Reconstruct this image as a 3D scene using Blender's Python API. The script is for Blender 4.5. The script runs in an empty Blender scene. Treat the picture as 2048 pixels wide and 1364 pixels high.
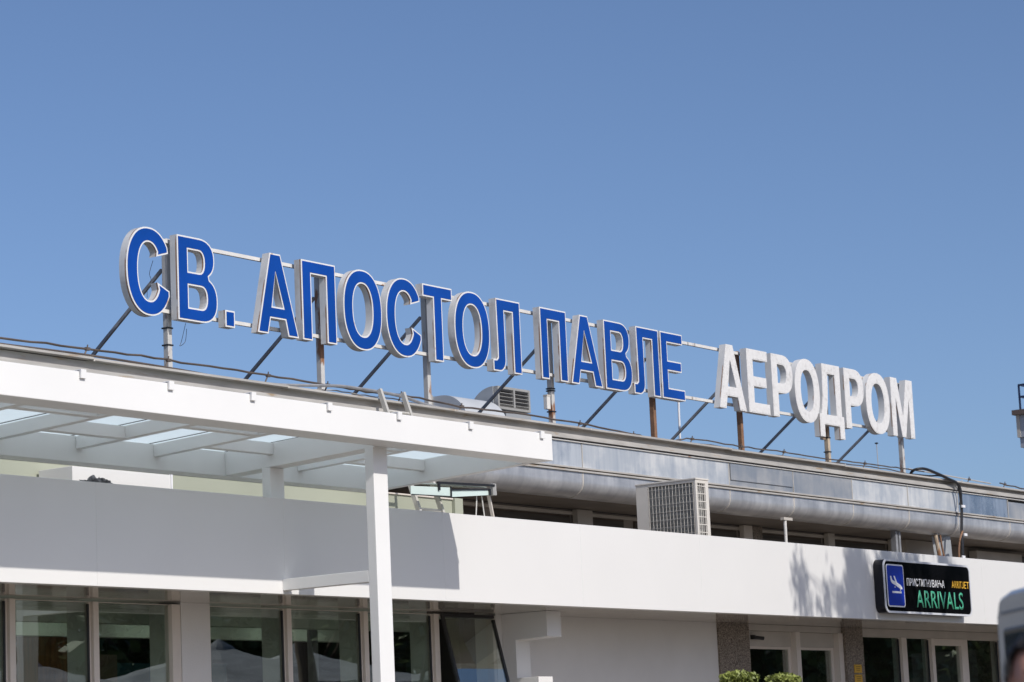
import bpy, bmesh, math, random
from mathutils import Vector, Matrix
from mathutils.geometry import tessellate_polygon
R_ = math.radians
C = bpy.context.scene.collection
scene = bpy.context.scene
random.seed(7)

# ------------------------------------------------------------------ camera
cam_d = bpy.data.cameras.new('camera'); cam = bpy.data.objects.new('camera', cam_d); C.objects.link(cam)
F = Vector((0.80223679, 0.57466128, 0.16180404)); RT = Vector((0.58761056, -0.80795177, -0.04390627)); UP = RT.cross(F)
cam.matrix_world = Matrix(((RT.x, UP.x, -F.x, 0), (RT.y, UP.y, -F.y, 0), (RT.z, UP.z, -F.z, 1.5), (0, 0, 0, 1)))
cam_d.sensor_width = 36; cam_d.lens = 92.209; cam_d.clip_end = 4000; cam_d.clip_start = 0.1
cam_d.dof.use_dof = True; cam_d.dof.focus_distance = 42; cam_d.dof.aperture_fstop = 3.5
scene.camera = cam

# ------------------------------------------------------------------ sky, sun, exposure
SUN_FROM = Vector((-0.22, -1.0, 0.79)).normalized()          # direction from the scene to the sun
el = math.asin(SUN_FROM.z); az = math.atan2(SUN_FROM.x, SUN_FROM.y)
w = bpy.data.worlds.new('World'); scene.world = w; w.use_nodes = True
nt = w.node_tree; nt.nodes.clear()
sky = nt.nodes.new('ShaderNodeTexSky'); sky.sky_type = 'NISHITA'; sky.sun_disc = False
sky.sun_elevation = el; sky.sun_rotation = az; sky.altitude = 700; sky.air_density = 0.8; sky.dust_density = 2.8; sky.ozone_density = 4.0
bg = nt.nodes.new('ShaderNodeBackground'); bg.inputs['Strength'].default_value = 0.122
wo = nt.nodes.new('ShaderNodeOutputWorld')
tint = nt.nodes.new('ShaderNodeMix'); tint.data_type = 'RGBA'; tint.blend_type = 'MULTIPLY'; tint.inputs[0].default_value = 1; tint.inputs[7].default_value = (0.96, 0.965, 1.0, 1)
nt.links.new(sky.outputs[0], tint.inputs[6]); nt.links.new(tint.outputs[2], bg.inputs[0]); nt.links.new(bg.outputs[0], wo.inputs[0])
sun_d = bpy.data.lights.new('sun', 'SUN'); sun_d.energy = 3.65; sun_d.angle = R_(0.55); sun_d.color = (1.0, 0.955, 0.89)
sun = bpy.data.objects.new('sun', sun_d); C.objects.link(sun)
sun.rotation_euler = (-SUN_FROM).to_track_quat('-Z', 'Y').to_euler(); sun.location = (0, -20, 40)
scene.view_settings.view_transform = 'Standard'; scene.view_settings.look = 'None'
scene.view_settings.exposure = 0.0; scene.view_settings.gamma = 1; scene.view_settings.use_curve_mapping = False
scene.cycles.max_bounces = 8; scene.cycles.transparent_max_bounces = 12; scene.cycles.diffuse_bounces = 4

# ------------------------------------------------------------------ materials
def new_mat(name):
    m = bpy.data.materials.new(name); m.use_nodes = True
    return m, m.node_tree, m.node_tree.nodes['Principled BSDF']
def noise_var(nt, b, col, amt, scale, stretch=(1, 1, 1), detail=4, inp='Base Color', c2=None):
    tc = nt.nodes.new('ShaderNodeTexCoord'); mp = nt.nodes.new('ShaderNodeMapping'); mp.inputs['Scale'].default_value = stretch
    n = nt.nodes.new('ShaderNodeTexNoise'); n.inputs['Scale'].default_value = scale; n.inputs['Detail'].default_value = detail
    r = nt.nodes.new('ShaderNodeValToRGB')
    a = c2 or tuple(max(0, c * (1 - amt)) for c in col[:3])
    r.color_ramp.elements[0].color = (*a, 1); r.color_ramp.elements[1].color = (*col[:3], 1)
    r.color_ramp.elements[0].position = 0.35; r.color_ramp.elements[1].position = 0.65
    nt.links.new(tc.outputs['Object'], mp.inputs[0]); nt.links.new(mp.outputs[0], n.inputs[0]); nt.links.new(n.outputs[0], r.inputs[0])
    if inp: nt.links.new(r.outputs[0], b.inputs[inp])
    return n, r, mp
def simple(name, col, rough=0.5, metal=0.0, amt=0.08, scale=3, stretch=(1, 1, 1), bump=0.0, bscale=40, c2=None, coat=0, spec=None):
    m, nt, b = new_mat(name)
    b.inputs['Roughness'].default_value = rough; b.inputs['Metallic'].default_value = metal
    if spec is not None: b.inputs['Specular IOR Level'].default_value = spec
    if coat: b.inputs['Coat Weight'].default_value = coat; b.inputs['Coat Roughness'].default_value = 0.08
    noise_var(nt, b, col, amt, scale, stretch, c2=c2)
    if bump:
        n2 = nt.nodes.new('ShaderNodeTexNoise'); n2.inputs['Scale'].default_value = bscale
        tc = nt.nodes.new('ShaderNodeTexCoord'); nt.links.new(tc.outputs['Object'], n2.inputs[0])
        bp = nt.nodes.new('ShaderNodeBump'); bp.inputs['Strength'].default_value = bump; bp.inputs['Distance'].default_value = 0.02
        nt.links.new(n2.outputs[0], bp.inputs['Height']); nt.links.new(bp.outputs[0], b.inputs['Normal'])
    return m
def mix_over(m, fac_fn, col2):
    """second colour laid over the base colour by a mask socket"""
    nt = m.node_tree; b = nt.nodes['Principled BSDF']; src = b.inputs['Base Color'].links[0].from_socket
    mx = nt.nodes.new('ShaderNodeMix'); mx.data_type = 'RGBA'
    nt.links.new(src, mx.inputs[6]); mx.inputs[7].default_value = (*col2, 1)
    nt.links.new(fac_fn(nt), mx.inputs[0]); nt.links.new(mx.outputs[2], b.inputs['Base Color'])
def noise_mask(scale, stretch, lo, hi, seed=0.0):
    def f(nt):
        tc = nt.nodes.new('ShaderNodeTexCoord'); mp = nt.nodes.new('ShaderNodeMapping'); mp.inputs['Scale'].default_value = stretch
        mp.inputs['Location'].default_value = (seed, seed, seed)
        n = nt.nodes.new('ShaderNodeTexNoise'); n.inputs['Scale'].default_value = scale; n.inputs['Detail'].default_value = 5
        r = nt.nodes.new('ShaderNodeMapRange'); r.inputs[1].default_value = lo; r.inputs[2].default_value = hi
        nt.links.new(tc.outputs['Object'], mp.inputs[0]); nt.links.new(mp.outputs[0], n.inputs[0]); nt.links.new(n.outputs[0], r.inputs[0])
        return r.outputs[0]
    return f
M = {}
M['white_panel'] = simple('white_panel', (0.70, 0.69, 0.675), 0.26, amt=0.025, scale=0.6, spec=0.45)
M['white_steel'] = simple('white_steel', (0.755, 0.75, 0.735), 0.38, amt=0.03, scale=1.2)
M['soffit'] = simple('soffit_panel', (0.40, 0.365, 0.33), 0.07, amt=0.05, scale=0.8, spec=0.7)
M['wall_white'] = simple('wall_white', (0.66, 0.64, 0.615), 0.6, amt=0.06, scale=1.0, bump=0.1)
M['green_wall'] = simple('green_wall', (0.36, 0.375, 0.295), 0.55, amt=0.07, scale=0.7)
M['frame'] = simple('frame_beige', (0.66, 0.595, 0.53), 0.45, amt=0.05)
M['frame_dark'] = simple('frame_dark', (0.02, 0.02, 0.022), 0.35)
M['rim'] = simple('letter_shell', (0.70, 0.70, 0.69), 0.42, amt=0.10, scale=2.2, stretch=(1, 1, 0.5))

def edge_mask(ymax, scale, lo, hi, seed):
    def f(nt):
        tc = nt.nodes.new('ShaderNodeTexCoord'); sp = nt.nodes.new('ShaderNodeSeparateXYZ'); nt.links.new(tc.outputs['Object'], sp.inputs[0])
        lt = nt.nodes.new('ShaderNodeMath'); lt.operation = 'LESS_THAN'; lt.inputs[1].default_value = ymax; nt.links.new(sp.outputs['Y'], lt.inputs[0])
        mp = nt.nodes.new('ShaderNodeMapping'); mp.inputs['Location'].default_value = (seed, 0, seed); nt.links.new(tc.outputs['Object'], mp.inputs[0])
        n = nt.nodes.new('ShaderNodeTexNoise'); n.inputs['Scale'].default_value = scale; n.inputs['Detail'].default_value = 4; nt.links.new(mp.outputs[0], n.inputs[0])
        q = nt.nodes.new('ShaderNodeMapRange'); q.inputs[1].default_value = lo; q.inputs[2].default_value = hi; nt.links.new(n.outputs[0], q.inputs[0])
        m_ = nt.nodes.new('ShaderNodeMath'); m_.operation = 'MULTIPLY'; nt.links.new(lt.outputs[0], m_.inputs[0]); nt.links.new(q.outputs[0], m_.inputs[1]); return m_.outputs[0]
    return f
mix_over(M['rim'], edge_mask(26.534, 1.6, .47, .53, 3), (.33, .17, .08))
mix_over(M['rim'], noise_mask(2.4, (1, 1, 1), .50, .85, 31), (.36, .32, .28))
M['trim'] = simple('letter_trim', (0.70, 0.69, 0.68), 0.4, amt=0.06, scale=2.0)
mix_over(M['trim'], noise_mask(2.2, (3, 3, 1.5), 0.64, 0.72, 11.0), (0.50, 0.34, 0.22))
M['blue'] = simple('letter_blue', (0.0005, 0.045, 0.25), 0.36, amt=0.10, scale=1.3, c2=(0.002, 0.055, 0.315), spec=.3)
M['letter_white'] = simple('letter_white', (0.70, 0.69, 0.68), 0.55, amt=0.07, scale=12, bump=0.5, bscale=30)
M['letter_side'] = simple('letter_side', (0.70, 0.70, 0.69), 0.5, amt=0.08, scale=3)
mix_over(M['letter_side'], edge_mask(26.530, 1.5, .53, .58, 8), (.40, .24, .14)); mix_over(M['letter_white'], noise_mask(9, (1, 1, 1), .55, .8, 4), (.50, .485, .47))
M['steel_grey'] = simple('steel_grey', (0.27, 0.275, 0.29), 0.5, amt=0.3, scale=6)
M['post_white'] = simple('post_white', (0.52, 0.51, 0.49), 0.5, amt=0.1, scale=6)
mix_over(M['post_white'], noise_mask(1.6, (3, 3, 1.2), 0.55, 0.62, 5.0), (0.25, 0.12, 0.06))
M['post_rust'] = simple('post_rust', (0.26, 0.14, 0.08), 0.75, amt=0.35, scale=7)
M['post_cream'] = simple('post_cream', (0.52, 0.42, 0.31), 0.6, amt=0.25, scale=5)
mix_over(M['post_cream'], noise_mask(1.8, (3, 3, 1.2), 0.5, 0.6, 9.0), (0.28, 0.14, 0.07))
M['rail_white'] = simple('rail_white', (0.66, 0.64, 0.61), 0.5, amt=0.12, scale=3)
mix_over(M['rail_white'], noise_mask(2.0, (1.2, 3, 3), 0.66, 0.7, 2.0), (0.36, 0.2, 0.12))
M['gutter'] = simple('gutter_metal', (0.50, 0.475, 0.44), 0.48, metal=0.1, amt=0.22, scale=1.4, stretch=(1, 3, 6))
mix_over(M['gutter'], noise_mask(3.0, (0.8, 2, 6), 0.60, 0.72, 4.0), (0.36, 0.27, 0.18))
M['groove'] = simple('groove_brown', (0.10, 0.075, 0.055), 0.8, amt=0.3)
M['roof_pale_bounce'] = simple('roof_pale_bounce', (0.58, 0.57, 0.53), 0.8, amt=0.15, scale=1)  # pale tone made up to bounce light onto the canopy underside
M['roof_grey'] = simple('roof_grey', (0.20, 0.175, 0.15), 0.9, amt=0.25, scale=1)
M['roof_tar'] = simple('roof_tar', (0.07, 0.06, 0.055), 0.9, amt=0.3, scale=5)
def streaky(name, light, dark, rough=0.36, metal=0.6, seed=0.0, con=(0.38, 0.62), amt2=0.8):
    m, nt, b = new_mat(name); b.inputs['Metallic'].default_value = metal
    tc = nt.nodes.new('ShaderNodeTexCoord')
    def ns(sc, st, lo, hi):
        mp = nt.nodes.new('ShaderNodeMapping'); mp.inputs['Scale'].default_value = st; mp.inputs['Location'].default_value = (seed, seed * .3, seed)
        n = nt.nodes.new('ShaderNodeTexNoise'); n.inputs['Scale'].default_value = sc; n.inputs['Detail'].default_value = 6; n.inputs['Roughness'].default_value = .62
        r = nt.nodes.new('ShaderNodeMapRange'); r.inputs[1].default_value = lo; r.inputs[2].default_value = hi
        nt.links.new(tc.outputs['Object'], mp.inputs[0]); nt.links.new(mp.outputs[0], n.inputs[0]); nt.links.new(n.outputs[0], r.inputs[0]); return r.outputs[0]
    a = ns(5.0, (1.6, .4, .10), *con); c = ns(1.5, (1, 1, .9), .42, .60)
    mm = nt.nodes.new('ShaderNodeMath'); mm.operation = 'MULTIPLY_ADD'; mm.inputs[1].default_value = 0.38; nt.links.new(a, mm.inputs[0])
    m2 = nt.nodes.new('ShaderNodeMath'); m2.operation = 'MULTIPLY'; m2.inputs[1].default_value = 0.62; nt.links.new(c, m2.inputs[0]); nt.links.new(m2.outputs[0], mm.inputs[2])
    mx = nt.nodes.new('ShaderNodeMix'); mx.data_type = 'RGBA'; mx.inputs[6].default_value = (*dark, 1); mx.inputs[7].default_value = (*light, 1)
    nt.links.new(mm.outputs[0], mx.inputs[0]); nt.links.new(mx.outputs[2], b.inputs['Base Color'])
    rr = nt.nodes.new('ShaderNodeMapRange'); rr.inputs[3].default_value = rough - .06; rr.inputs[4].default_value = rough + .12
    nt.links.new(mm.outputs[0], rr.inputs[0]); nt.links.new(rr.outputs[0], b.inputs['Roughness'])
    return m
M['clad_a'] = streaky('zinc_blue', (0.68, 0.71, 0.74), (0.36, 0.41, 0.48), seed=1, metal=.5)
M['clad_b'] = streaky('zinc_pale', (0.76, 0.76, 0.75), (0.47, 0.51, 0.56), seed=5, rough=.42, metal=.4)
M['clad_c'] = streaky('zinc_grey', (0.52, 0.52, 0.52), (0.38, 0.41, 0.45), seed=9, rough=.45)
M['clad_d'] = streaky('zinc_bright', (0.62, 0.68, 0.76), (0.30, 0.35, 0.43), seed=14, rough=.25, metal=.8)
M['roll'] = streaky('zinc_roll', (0.72, 0.72, 0.73), (0.50, 0.51, 0.54), seed=20, rough=.38, metal=.62)
M['seam'] = simple('seam_light', (0.62, 0.58, 0.52), 0.6, metal=.2, amt=.15)
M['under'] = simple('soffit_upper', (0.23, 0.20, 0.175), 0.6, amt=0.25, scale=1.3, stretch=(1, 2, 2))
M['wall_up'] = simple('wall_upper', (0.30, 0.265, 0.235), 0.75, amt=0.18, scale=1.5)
M['sill'] = simple('beige_trim', (0.50, 0.46, 0.41), 0.6, amt=0.12, scale=2)
m, nt, b = new_mat('exposed_aggregate'); b.inputs['Roughness'].default_value = .85
v = nt.nodes.new('ShaderNodeTexVoronoi'); v.inputs['Scale'].default_value = 80; tc = nt.nodes.new('ShaderNodeTexCoord'); nt.links.new(tc.outputs['Object'], v.inputs[0])
r = nt.nodes.new('ShaderNodeValToRGB'); r.color_ramp.elements[0].color = (.05, .04, .03, 1); r.color_ramp.elements[1].color = (.36, .30, .25, 1)
e = r.color_ramp.elements.new(.5); e.color = (.18, .15, .12, 1)
sx = nt.nodes.new('ShaderNodeSeparateColor'); nt.links.new(v.outputs['Color'], sx.inputs[0]); nt.links.new(sx.outputs[0], r.inputs[0]); nt.links.new(r.outputs[0], b.inputs['Base Color'])
M['aggregate'] = m
def glass(name, tint, refl_rough=0.0, ior=.1):
    m = bpy.data.materials.new(name); m.use_nodes = True; nt = m.node_tree; nt.nodes.clear()
    o = nt.nodes.new('ShaderNodeOutputMaterial'); t = nt.nodes.new('ShaderNodeBsdfTransparent'); t.inputs[0].default_value = (*tint, 1)
    g = nt.nodes.new('ShaderNodeBsdfGlossy'); g.inputs['Roughness'].default_value = refl_rough; g.inputs[0].default_value = (.95, 1, .98, 1)
    tc = nt.nodes.new('ShaderNodeTexCoord'); nz = nt.nodes.new('ShaderNodeTexNoise'); nz.inputs['Scale'].default_value = 1.6; nz.inputs['Detail'].default_value = 1; bp = nt.nodes.new('ShaderNodeBump'); bp.inputs['Distance'].default_value = .0012; bp.inputs['Strength'].default_value = .6
    nt.links.new(tc.outputs['Object'], nz.inputs[0]); nt.links.new(nz.outputs[0], bp.inputs['Height']); nt.links.new(bp.outputs[0], g.inputs['Normal'])
    lw = nt.nodes.new('ShaderNodeLayerWeight'); lw.inputs[0].default_value = .5; pw = nt.nodes.new('ShaderNodeMath'); pw.operation = 'POWER'; pw.inputs[1].default_value = 4.0; nt.links.new(lw.outputs['Facing'], pw.inputs[0])
    f = nt.nodes.new('ShaderNodeMapRange'); f.inputs[3].default_value = ior; f.inputs[4].default_value = 1.0; nt.links.new(pw.outputs[0], f.inputs[0]); mx = nt.nodes.new('ShaderNodeMixShader')
    nt.links.new(f.outputs[0], mx.inputs[0]); nt.links.new(t.outputs[0], mx.inputs[1]); nt.links.new(g.outputs[0], mx.inputs[2]); nt.links.new(mx.outputs[0], o.inputs[0])
    return m
M['glass'] = glass('window_glass', (.85, .885, .85), ior=.17)
M['glass_pale'] = glass('pale_glass', (.62, .76, .72), ior=.08)
# frosted laminated glass of the canopy: scatters light through
m = bpy.data.materials.new('frosted_glass'); m.use_nodes = True; nt = m.node_tree; nt.nodes.clear()
o = nt.nodes.new('ShaderNodeOutputMaterial'); t = nt.nodes.new('ShaderNodeBsdfTranslucent'); t.inputs[0].default_value = (.90, .955, .955, 1)
g = nt.nodes.new('ShaderNodeBsdfPrincipled'); g.inputs['Base Color'].default_value = (.60, .70, .73, 1); g.inputs['Roughness'].default_value = .12
mx = nt.nodes.new('ShaderNodeMixShader'); mx.inputs[0].default_value = .90
nt.links.new(g.outputs[0], mx.inputs[1]); nt.links.new(t.outputs[0], mx.inputs[2])
tr = nt.nodes.new('ShaderNodeBsdfTransparent'); tr.inputs[0].default_value = (.75, .88, .93, 1); m2 = nt.nodes.new('ShaderNodeMixShader'); m2.inputs[0].default_value = .06
nt.links.new(mx.outputs[0], m2.inputs[1]); nt.links.new(tr.outputs[0], m2.inputs[2]); nt.links.new(m2.outputs[0], o.inputs[0])
M['frosted'] = m
M['black'] = simple('black_gloss', (0.004, 0.004, 0.005), 0.12, amt=.2, spec=.12)
M['black_side'] = simple('sign_side', (0.010, 0.010, 0.014), 0.3, spec=.3)
M['sign_rim'] = simple('sign_rim', (0.62, 0.63, 0.66), 0.35)
M['sign_blue'] = simple('sign_blue', (0.006, 0.030, 0.36), 0.25, amt=.1)
M['sign_white'] = simple('sign_white', (0.80, 0.80, 0.82), 0.4)
M['sign_yellow'] = simple('sign_yellow', (0.75, 0.42, 0.03), 0.4)
M['sign_green'] = simple('sign_green', (0.06, 0.38, 0.22), 0.4)
M['ac_white'] = simple('ac_white', (0.64, 0.605, 0.555), 0.5, amt=.06, scale=4)
M['ac_fin'] = simple('ac_fin', (0.30, 0.30, 0.285), 0.5, amt=.3, scale=20, stretch=(1, .2, 1))
M['duct'] = simple('duct_zinc', (0.36, 0.38, 0.40), 0.5, metal=.1, amt=.12, scale=2)
M['duct_pale'] = simple('duct_pale', (0.52, 0.54, 0.56), 0.5, metal=.1, amt=.08)
M['louver'] = simple('louver_grey', (0.36, 0.355, 0.34), 0.55, metal=.1, amt=.12)
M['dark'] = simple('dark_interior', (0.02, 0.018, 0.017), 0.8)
M['dark_wood'] = simple('dark_wood', (0.30, 0.13, 0.05), 0.6, amt=.5, scale=3, stretch=(6, 1, .6))
M['pale_green'] = simple('pale_green_paint', (0.66, 0.70, 0.655), 0.6)
M['pale_grey'] = simple('pale_grey_paint', (0.80, 0.82, 0.78), 0.6)
M['blue_dark'] = simple('deep_blue', (0.02, 0.09, 0.13), 0.5)
M['cable'] = simple('black_cable', (0.018, 0.017, 0.018), 0.4)
M['wire'] = simple('wire_brown', (0.13, 0.105, 0.09), 0.6, metal=.3, amt=.4, scale=3)
M['wire_pale'] = simple('wire_pale', (0.45, 0.42, 0.38), 0.55)
M['ladder'] = simple('ladder_alu', (0.62, 0.595, 0.54), 0.5, metal=.3, amt=.2)
M['yellow'] = simple('notice_yellow', (0.62, 0.36, 0.03), 0.6)
M['ink'] = simple('ink', (0.05, 0.03, 0.02), 0.7)
M['navy'] = simple('navy_rail', (0.012, 0.022, 0.07), 0.45)
M['tower_wall'] = simple('tower_wall', (0.36, 0.38, 0.42), 0.6, amt=.06)
M['tower_brown'] = simple('tower_brown', (0.13, 0.095, 0.08), 0.7)
M['van'] = simple('van_paint', (0.74, 0.70, 0.64), 0.3, amt=.03, coat=.5)
M['van_top'] = simple('van_roof_trim', (0.22, 0.24, 0.28), 0.4)
M['rubber'] = simple('rubber', (0.02, 0.02, 0.02), 0.7)
M['van_glass'] = simple('van_glass', (0.05, 0.07, 0.08), 0.05, spec=.8)
M['pane_brown'] = simple('pane_brown', (0.10, 0.085, 0.072), 0.35, amt=.5, scale=2, stretch=(.3, 1, 6), spec=.3)
M['red_light'] = simple('tail_light', (0.35, 0.02, 0.02), 0.2)
M['skin'] = simple('skin', (0.46, 0.23, 0.16), 0.5, amt=.12, scale=12)
M['hair'] = simple('hair', (0.012, 0.009, 0.008), 0.55, amt=.3, scale=60, bump=.6, bscale=120)
M['shirt'] = simple('shirt', (0.10, 0.12, 0.17), 0.9)
M['trouser'] = simple('trouser', (0.04, 0.045, 0.06), 0.9)
M['eye'] = simple('eye', (0.5, 0.48, 0.45), 0.2)
M['lip'] = simple('lip', (0.36, 0.14, 0.11), 0.5)
M['fabric'] = simple('umbrella_fabric', (0.34, 0.34, 0.35), 0.9, amt=.35, scale=1.3, stretch=(1, 1, 3), bump=.8, bscale=3)
M['wood'] = simple('umbrella_pole', (0.2, 0.19, 0.18), 0.5)
M['bark'] = simple('bark', (0.12, 0.09, 0.065), 0.9, amt=.4, scale=5, stretch=(4, 4, 1))
M['rag'] = simple('rag_plastic', (0.30, 0.29, 0.30), 0.7, amt=.85, scale=14)
M['ground'] = simple('paving', (0.29, 0.255, 0.215), 0.85, amt=.2, scale=.8)
M['terracotta'] = simple('planter_clay', (0.3, 0.16, 0.1), 0.8)
def leafm(name, c1, c2, rough=.5):
    m, nt, b = new_mat(name); b.inputs['Roughness'].default_value = rough
    g = nt.nodes.new('ShaderNodeTexCoord'); n = nt.nodes.new('ShaderNodeTexNoise'); n.inputs['Scale'].default_value = 1.8; n.inputs['Detail'].default_value = 8
    r = nt.nodes.new('ShaderNodeValToRGB'); r.color_ramp.elements[0].color = (*c1, 1); r.color_ramp.elements[1].color = (*c2, 1)
    r.color_ramp.elements[0].position = .38; r.color_ramp.elements[1].position = .62
    nt.links.new(g.outputs['Object'], n.inputs[0]); nt.links.new(n.outputs[0], r.inputs[0]); nt.links.new(r.outputs[0], b.inputs['Base Color'])
    b.inputs['Subsurface Weight'].default_value = 0
    return m
M['leaf'] = leafm('leaf_green', (.035, .06, .015), (.08, .12, .03))
M['leaf_box'] = leafm('leaf_box', (.14, .17, .035), (.30, .34, .09))
M['leaf_willow'] = leafm('leaf_willow', (.05, .08, .03), (.10, .13, .05))

# ------------------------------------------------------------------ mesh helpers
def bx(bm, x0, x1, y0, y1, z0, z1):
    v = [bm.verts.new(p) for p in ((x0, y0, z0), (x1, y0, z0), (x1, y1, z0), (x0, y1, z0), (x0, y0, z1), (x1, y0, z1), (x1, y1, z1), (x0, y1, z1))]
    for f in ((3, 2, 1, 0), (4, 5, 6, 7), (0, 1, 5, 4), (1, 2, 6, 5), (2, 3, 7, 6), (3, 0, 4, 7)): bm.faces.new([v[i] for i in f])
    return v
def bar(bm, a, b, w, h=None, up=(0, 0, 1)):
    a = Vector(a); b = Vector(b); h = h or w; d = (b - a).normalized(); u = Vector(up)
    if abs(d.dot(u)) > .98: u = Vector((0, 1, 0))
    s = d.cross(u).normalized(); u = s.cross(d)
    v = [bm.verts.new(p + s * i * w / 2 + u * j * h / 2) for p in (a, b) for i, j in ((-1, -1), (1, -1), (1, 1), (-1, 1))]
    for f in ((0, 1, 2, 3), (7, 6, 5, 4), (0, 4, 5, 1), (1, 5, 6, 2), (2, 6, 7, 3), (3, 7, 4, 0)): bm.faces.new([v[i] for i in f])
def tube(bm, pts, r, n=8, caps=True):
    pts = [Vector(p) for p in pts]; rings = []
    rr = r if isinstance(r, (list, tuple)) else [r] * len(pts)
    for i, p in enumerate(pts):
        d = (pts[min(i + 1, len(pts) - 1)] - pts[max(i - 1, 0)]).normalized()
        u = Vector((0, 0, 1)) if abs(d.z) < .9 else Vector((0, 1, 0))
        s = d.cross(u).normalized(); u = s.cross(d)
        rings.append([bm.verts.new(p + (s * math.cos(2 * math.pi * k / n) + u * math.sin(2 * math.pi * k / n)) * rr[i]) for k in range(n)])
    for a, b in zip(rings, rings[1:]):
        for k in range(n): bm.faces.new((a[k], a[(k + 1) % n], b[(k + 1) % n], b[k]))
    if caps: bm.faces.new(rings[0][::-1]); bm.faces.new(rings[-1])
def lathe(bm, prof, c, n=24):
    rings = [[bm.verts.new((c[0] + r * math.cos(2 * math.pi * k / n), c[1] + r * math.sin(2 * math.pi * k / n), c[2] + z)) for k in range(n)] for r, z in prof]
    for a, b in zip(rings, rings[1:]):
        for k in range(n): bm.faces.new((a[k], a[(k + 1) % n], b[(k + 1) % n], b[k]))
    bm.faces.new(rings[0][::-1]); bm.faces.new(rings[-1])
def prism(bm, loops, y0, y1, plane='XZ', back=True):
    """loops: outer first, then holes, as 2-D lists; extruded along the third axis"""
    P = (lambda a, b, y: (a, y, b)) if plane == 'XZ' else (lambda a, b, y: (y, a, b))
    flat = [p for l in loops for p in l]
    tri = tessellate_polygon([[Vector((p[0], p[1], 0)) for p in l] for l in loops])
    f = [bm.verts.new(P(p[0], p[1], y0)) for p in flat]; g = [bm.verts.new(P(p[0], p[1], y1)) for p in flat]
    for t in tri:
        try:
            bm.faces.new([f[i] for i in t])
            if back: bm.faces.new([g[i] for i in reversed(t)])
        except ValueError: pass
    k = 0
    for l in loops:
        n = len(l)
        for i in range(n):
            a, b = k + i, k + (i + 1) % n
            bm.faces.new((f[a], f[b], g[b], g[a]))
        k += n
def obj(name, bm, mat, parent=None, bevel=0, smooth=False, angle=40):
    bmesh.ops.recalc_face_normals(bm, faces=bm.faces)
    me = bpy.data.meshes.new(name); bm.to_mesh(me); bm.free()
    if smooth:
        for p in me.polygons: p.use_smooth = True
        try: me.set_sharp_from_angle(angle=R_(angle))
        except Exception: pass
    me.materials.append(M[mat] if isinstance(mat, str) else mat)
    o = bpy.data.objects.new(name, me); C.objects.link(o)
    if parent: o.parent = parent; o.matrix_parent_inverse = Matrix.Translation(-world_loc(parent)) if parent.type else o.matrix_parent_inverse
    if bevel:
        md = o.modifiers.new('bevel', 'BEVEL'); md.width = bevel; md.segments = 2; md.limit_method = 'ANGLE'
    return o
def world_loc(o):
    l = Vector(o.location)
    while o.parent:
        l = o.matrix_parent_inverse.translation + l
        o = o.parent; l = l + Vector(o.location)
    return l
def thing(name, label, cat, loc=(0, 0, 0), group=None):
    o = bpy.data.objects.new(name, None); C.objects.link(o); o.location = loc; o.empty_display_size = .2
    return tag(o, label, cat, group)
def tag(o, label, cat, group=None):
    o['label'] = label; o['category'] = cat
    if group: o['group'] = group
    return o
def box(name, mat, parent, *dims, bevel=0):
    bm = bmesh.new(); bx(bm, *dims); return obj(name, bm, mat, parent, bevel)
def B(): return bmesh.new()
def dup(root, loc, label=None, group=None):
    off = Vector(loc) - Vector(root.location)
    r = root.copy(); C.objects.link(r); r.location = loc
    if label: r['label'] = label
    if group: r['group'] = group
    for ch in list(root.children):
        c = ch.copy(); C.objects.link(c); c.parent = r
        for g in ch.children:
            d = g.copy(); C.objects.link(d); d.parent = c
    return r

# ------------------------------------------------------------------ ground
bm = B(); bx(bm, -900, 1200, -900, 1200, -0.5, 0)
gr = obj('ground', bm, 'ground'); gr['kind'] = 'structure'

# ================================================================== TERMINAL BUILDING
T = thing('terminal_building', 'long airport terminal with white lower fascia and streaky zinc clad upper eave', 'building', (24, 25, 0))
FY = 23.305
X0, X1 = 12.0, 66.0
# porch fascia in panels with fine joints
seams = [16.33, 19.9, 23.46, 27.02, 30.59, 34.15, 37.7, 41.26, 44.82, 48.4, 51.95, 55.5, 59.1]
xs = [X0] + seams + [X1]
for a, b_ in zip(xs, xs[1:]):
    dy = random.uniform(0, .0015)
    box('fascia_panel', 'white_panel', T, a + .0006, b_ - .0006, FY + dy, FY + .16, 4.0, 5.30, bevel=.004)
box('porch_roof', 'roof_pale_bounce', T, X0, 35.2, FY + .17, 29.0, 4.02, 4.95)  # unseen roof top, pale half added to brighten the canopy from below
box('porch_roof', 'roof_grey', T, 35.202, X1, FY + .17, 29.0, 4.02, 4.95)  # unseen roof top, kept darker so less light bounces onto the eave roll
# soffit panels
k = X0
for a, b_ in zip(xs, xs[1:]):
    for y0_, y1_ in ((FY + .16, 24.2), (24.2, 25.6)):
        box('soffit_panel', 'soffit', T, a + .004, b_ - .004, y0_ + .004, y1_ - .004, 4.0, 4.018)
# lower walls at y = 25
WY = 24.98
def wallbox(name, mat, *d, **k): return box(name, mat, T, *d, **k)
wallbox('wall', 'wall_white', 26.75, 27.33, WY, 25.4, 0, 3.999)
wallbox('wall', 'wall_white', 34.08, 40.83, WY, 25.4, 0, 3.999)
# projecting white portal wall
bm = B(); prism(bm, [[(24.09, 3.998), (24.09, 3.59), (24.717, 3.57), (24.717, 2.97), (24.30, 2.97), (24.30, 0), (24.978, 0), (24.978, 3.998)]], 34.24, 34.63, 'YZ')
obj('portal_wall', bm, 'white_panel', T, bevel=.005)
wallbox('stone_pillar', 'aggregate', 40.834, 41.90, 24.94, 25.5, 0, 3.997)
wallbox('stone_pillar', 'aggregate', 45.53, 46.24, 24.93, 25.6, 0, 3.997)
wallbox('stone_pillar', 'aggregate', 52.6, 53.4, 24.93, 25.6, 0, 3.997)
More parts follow.
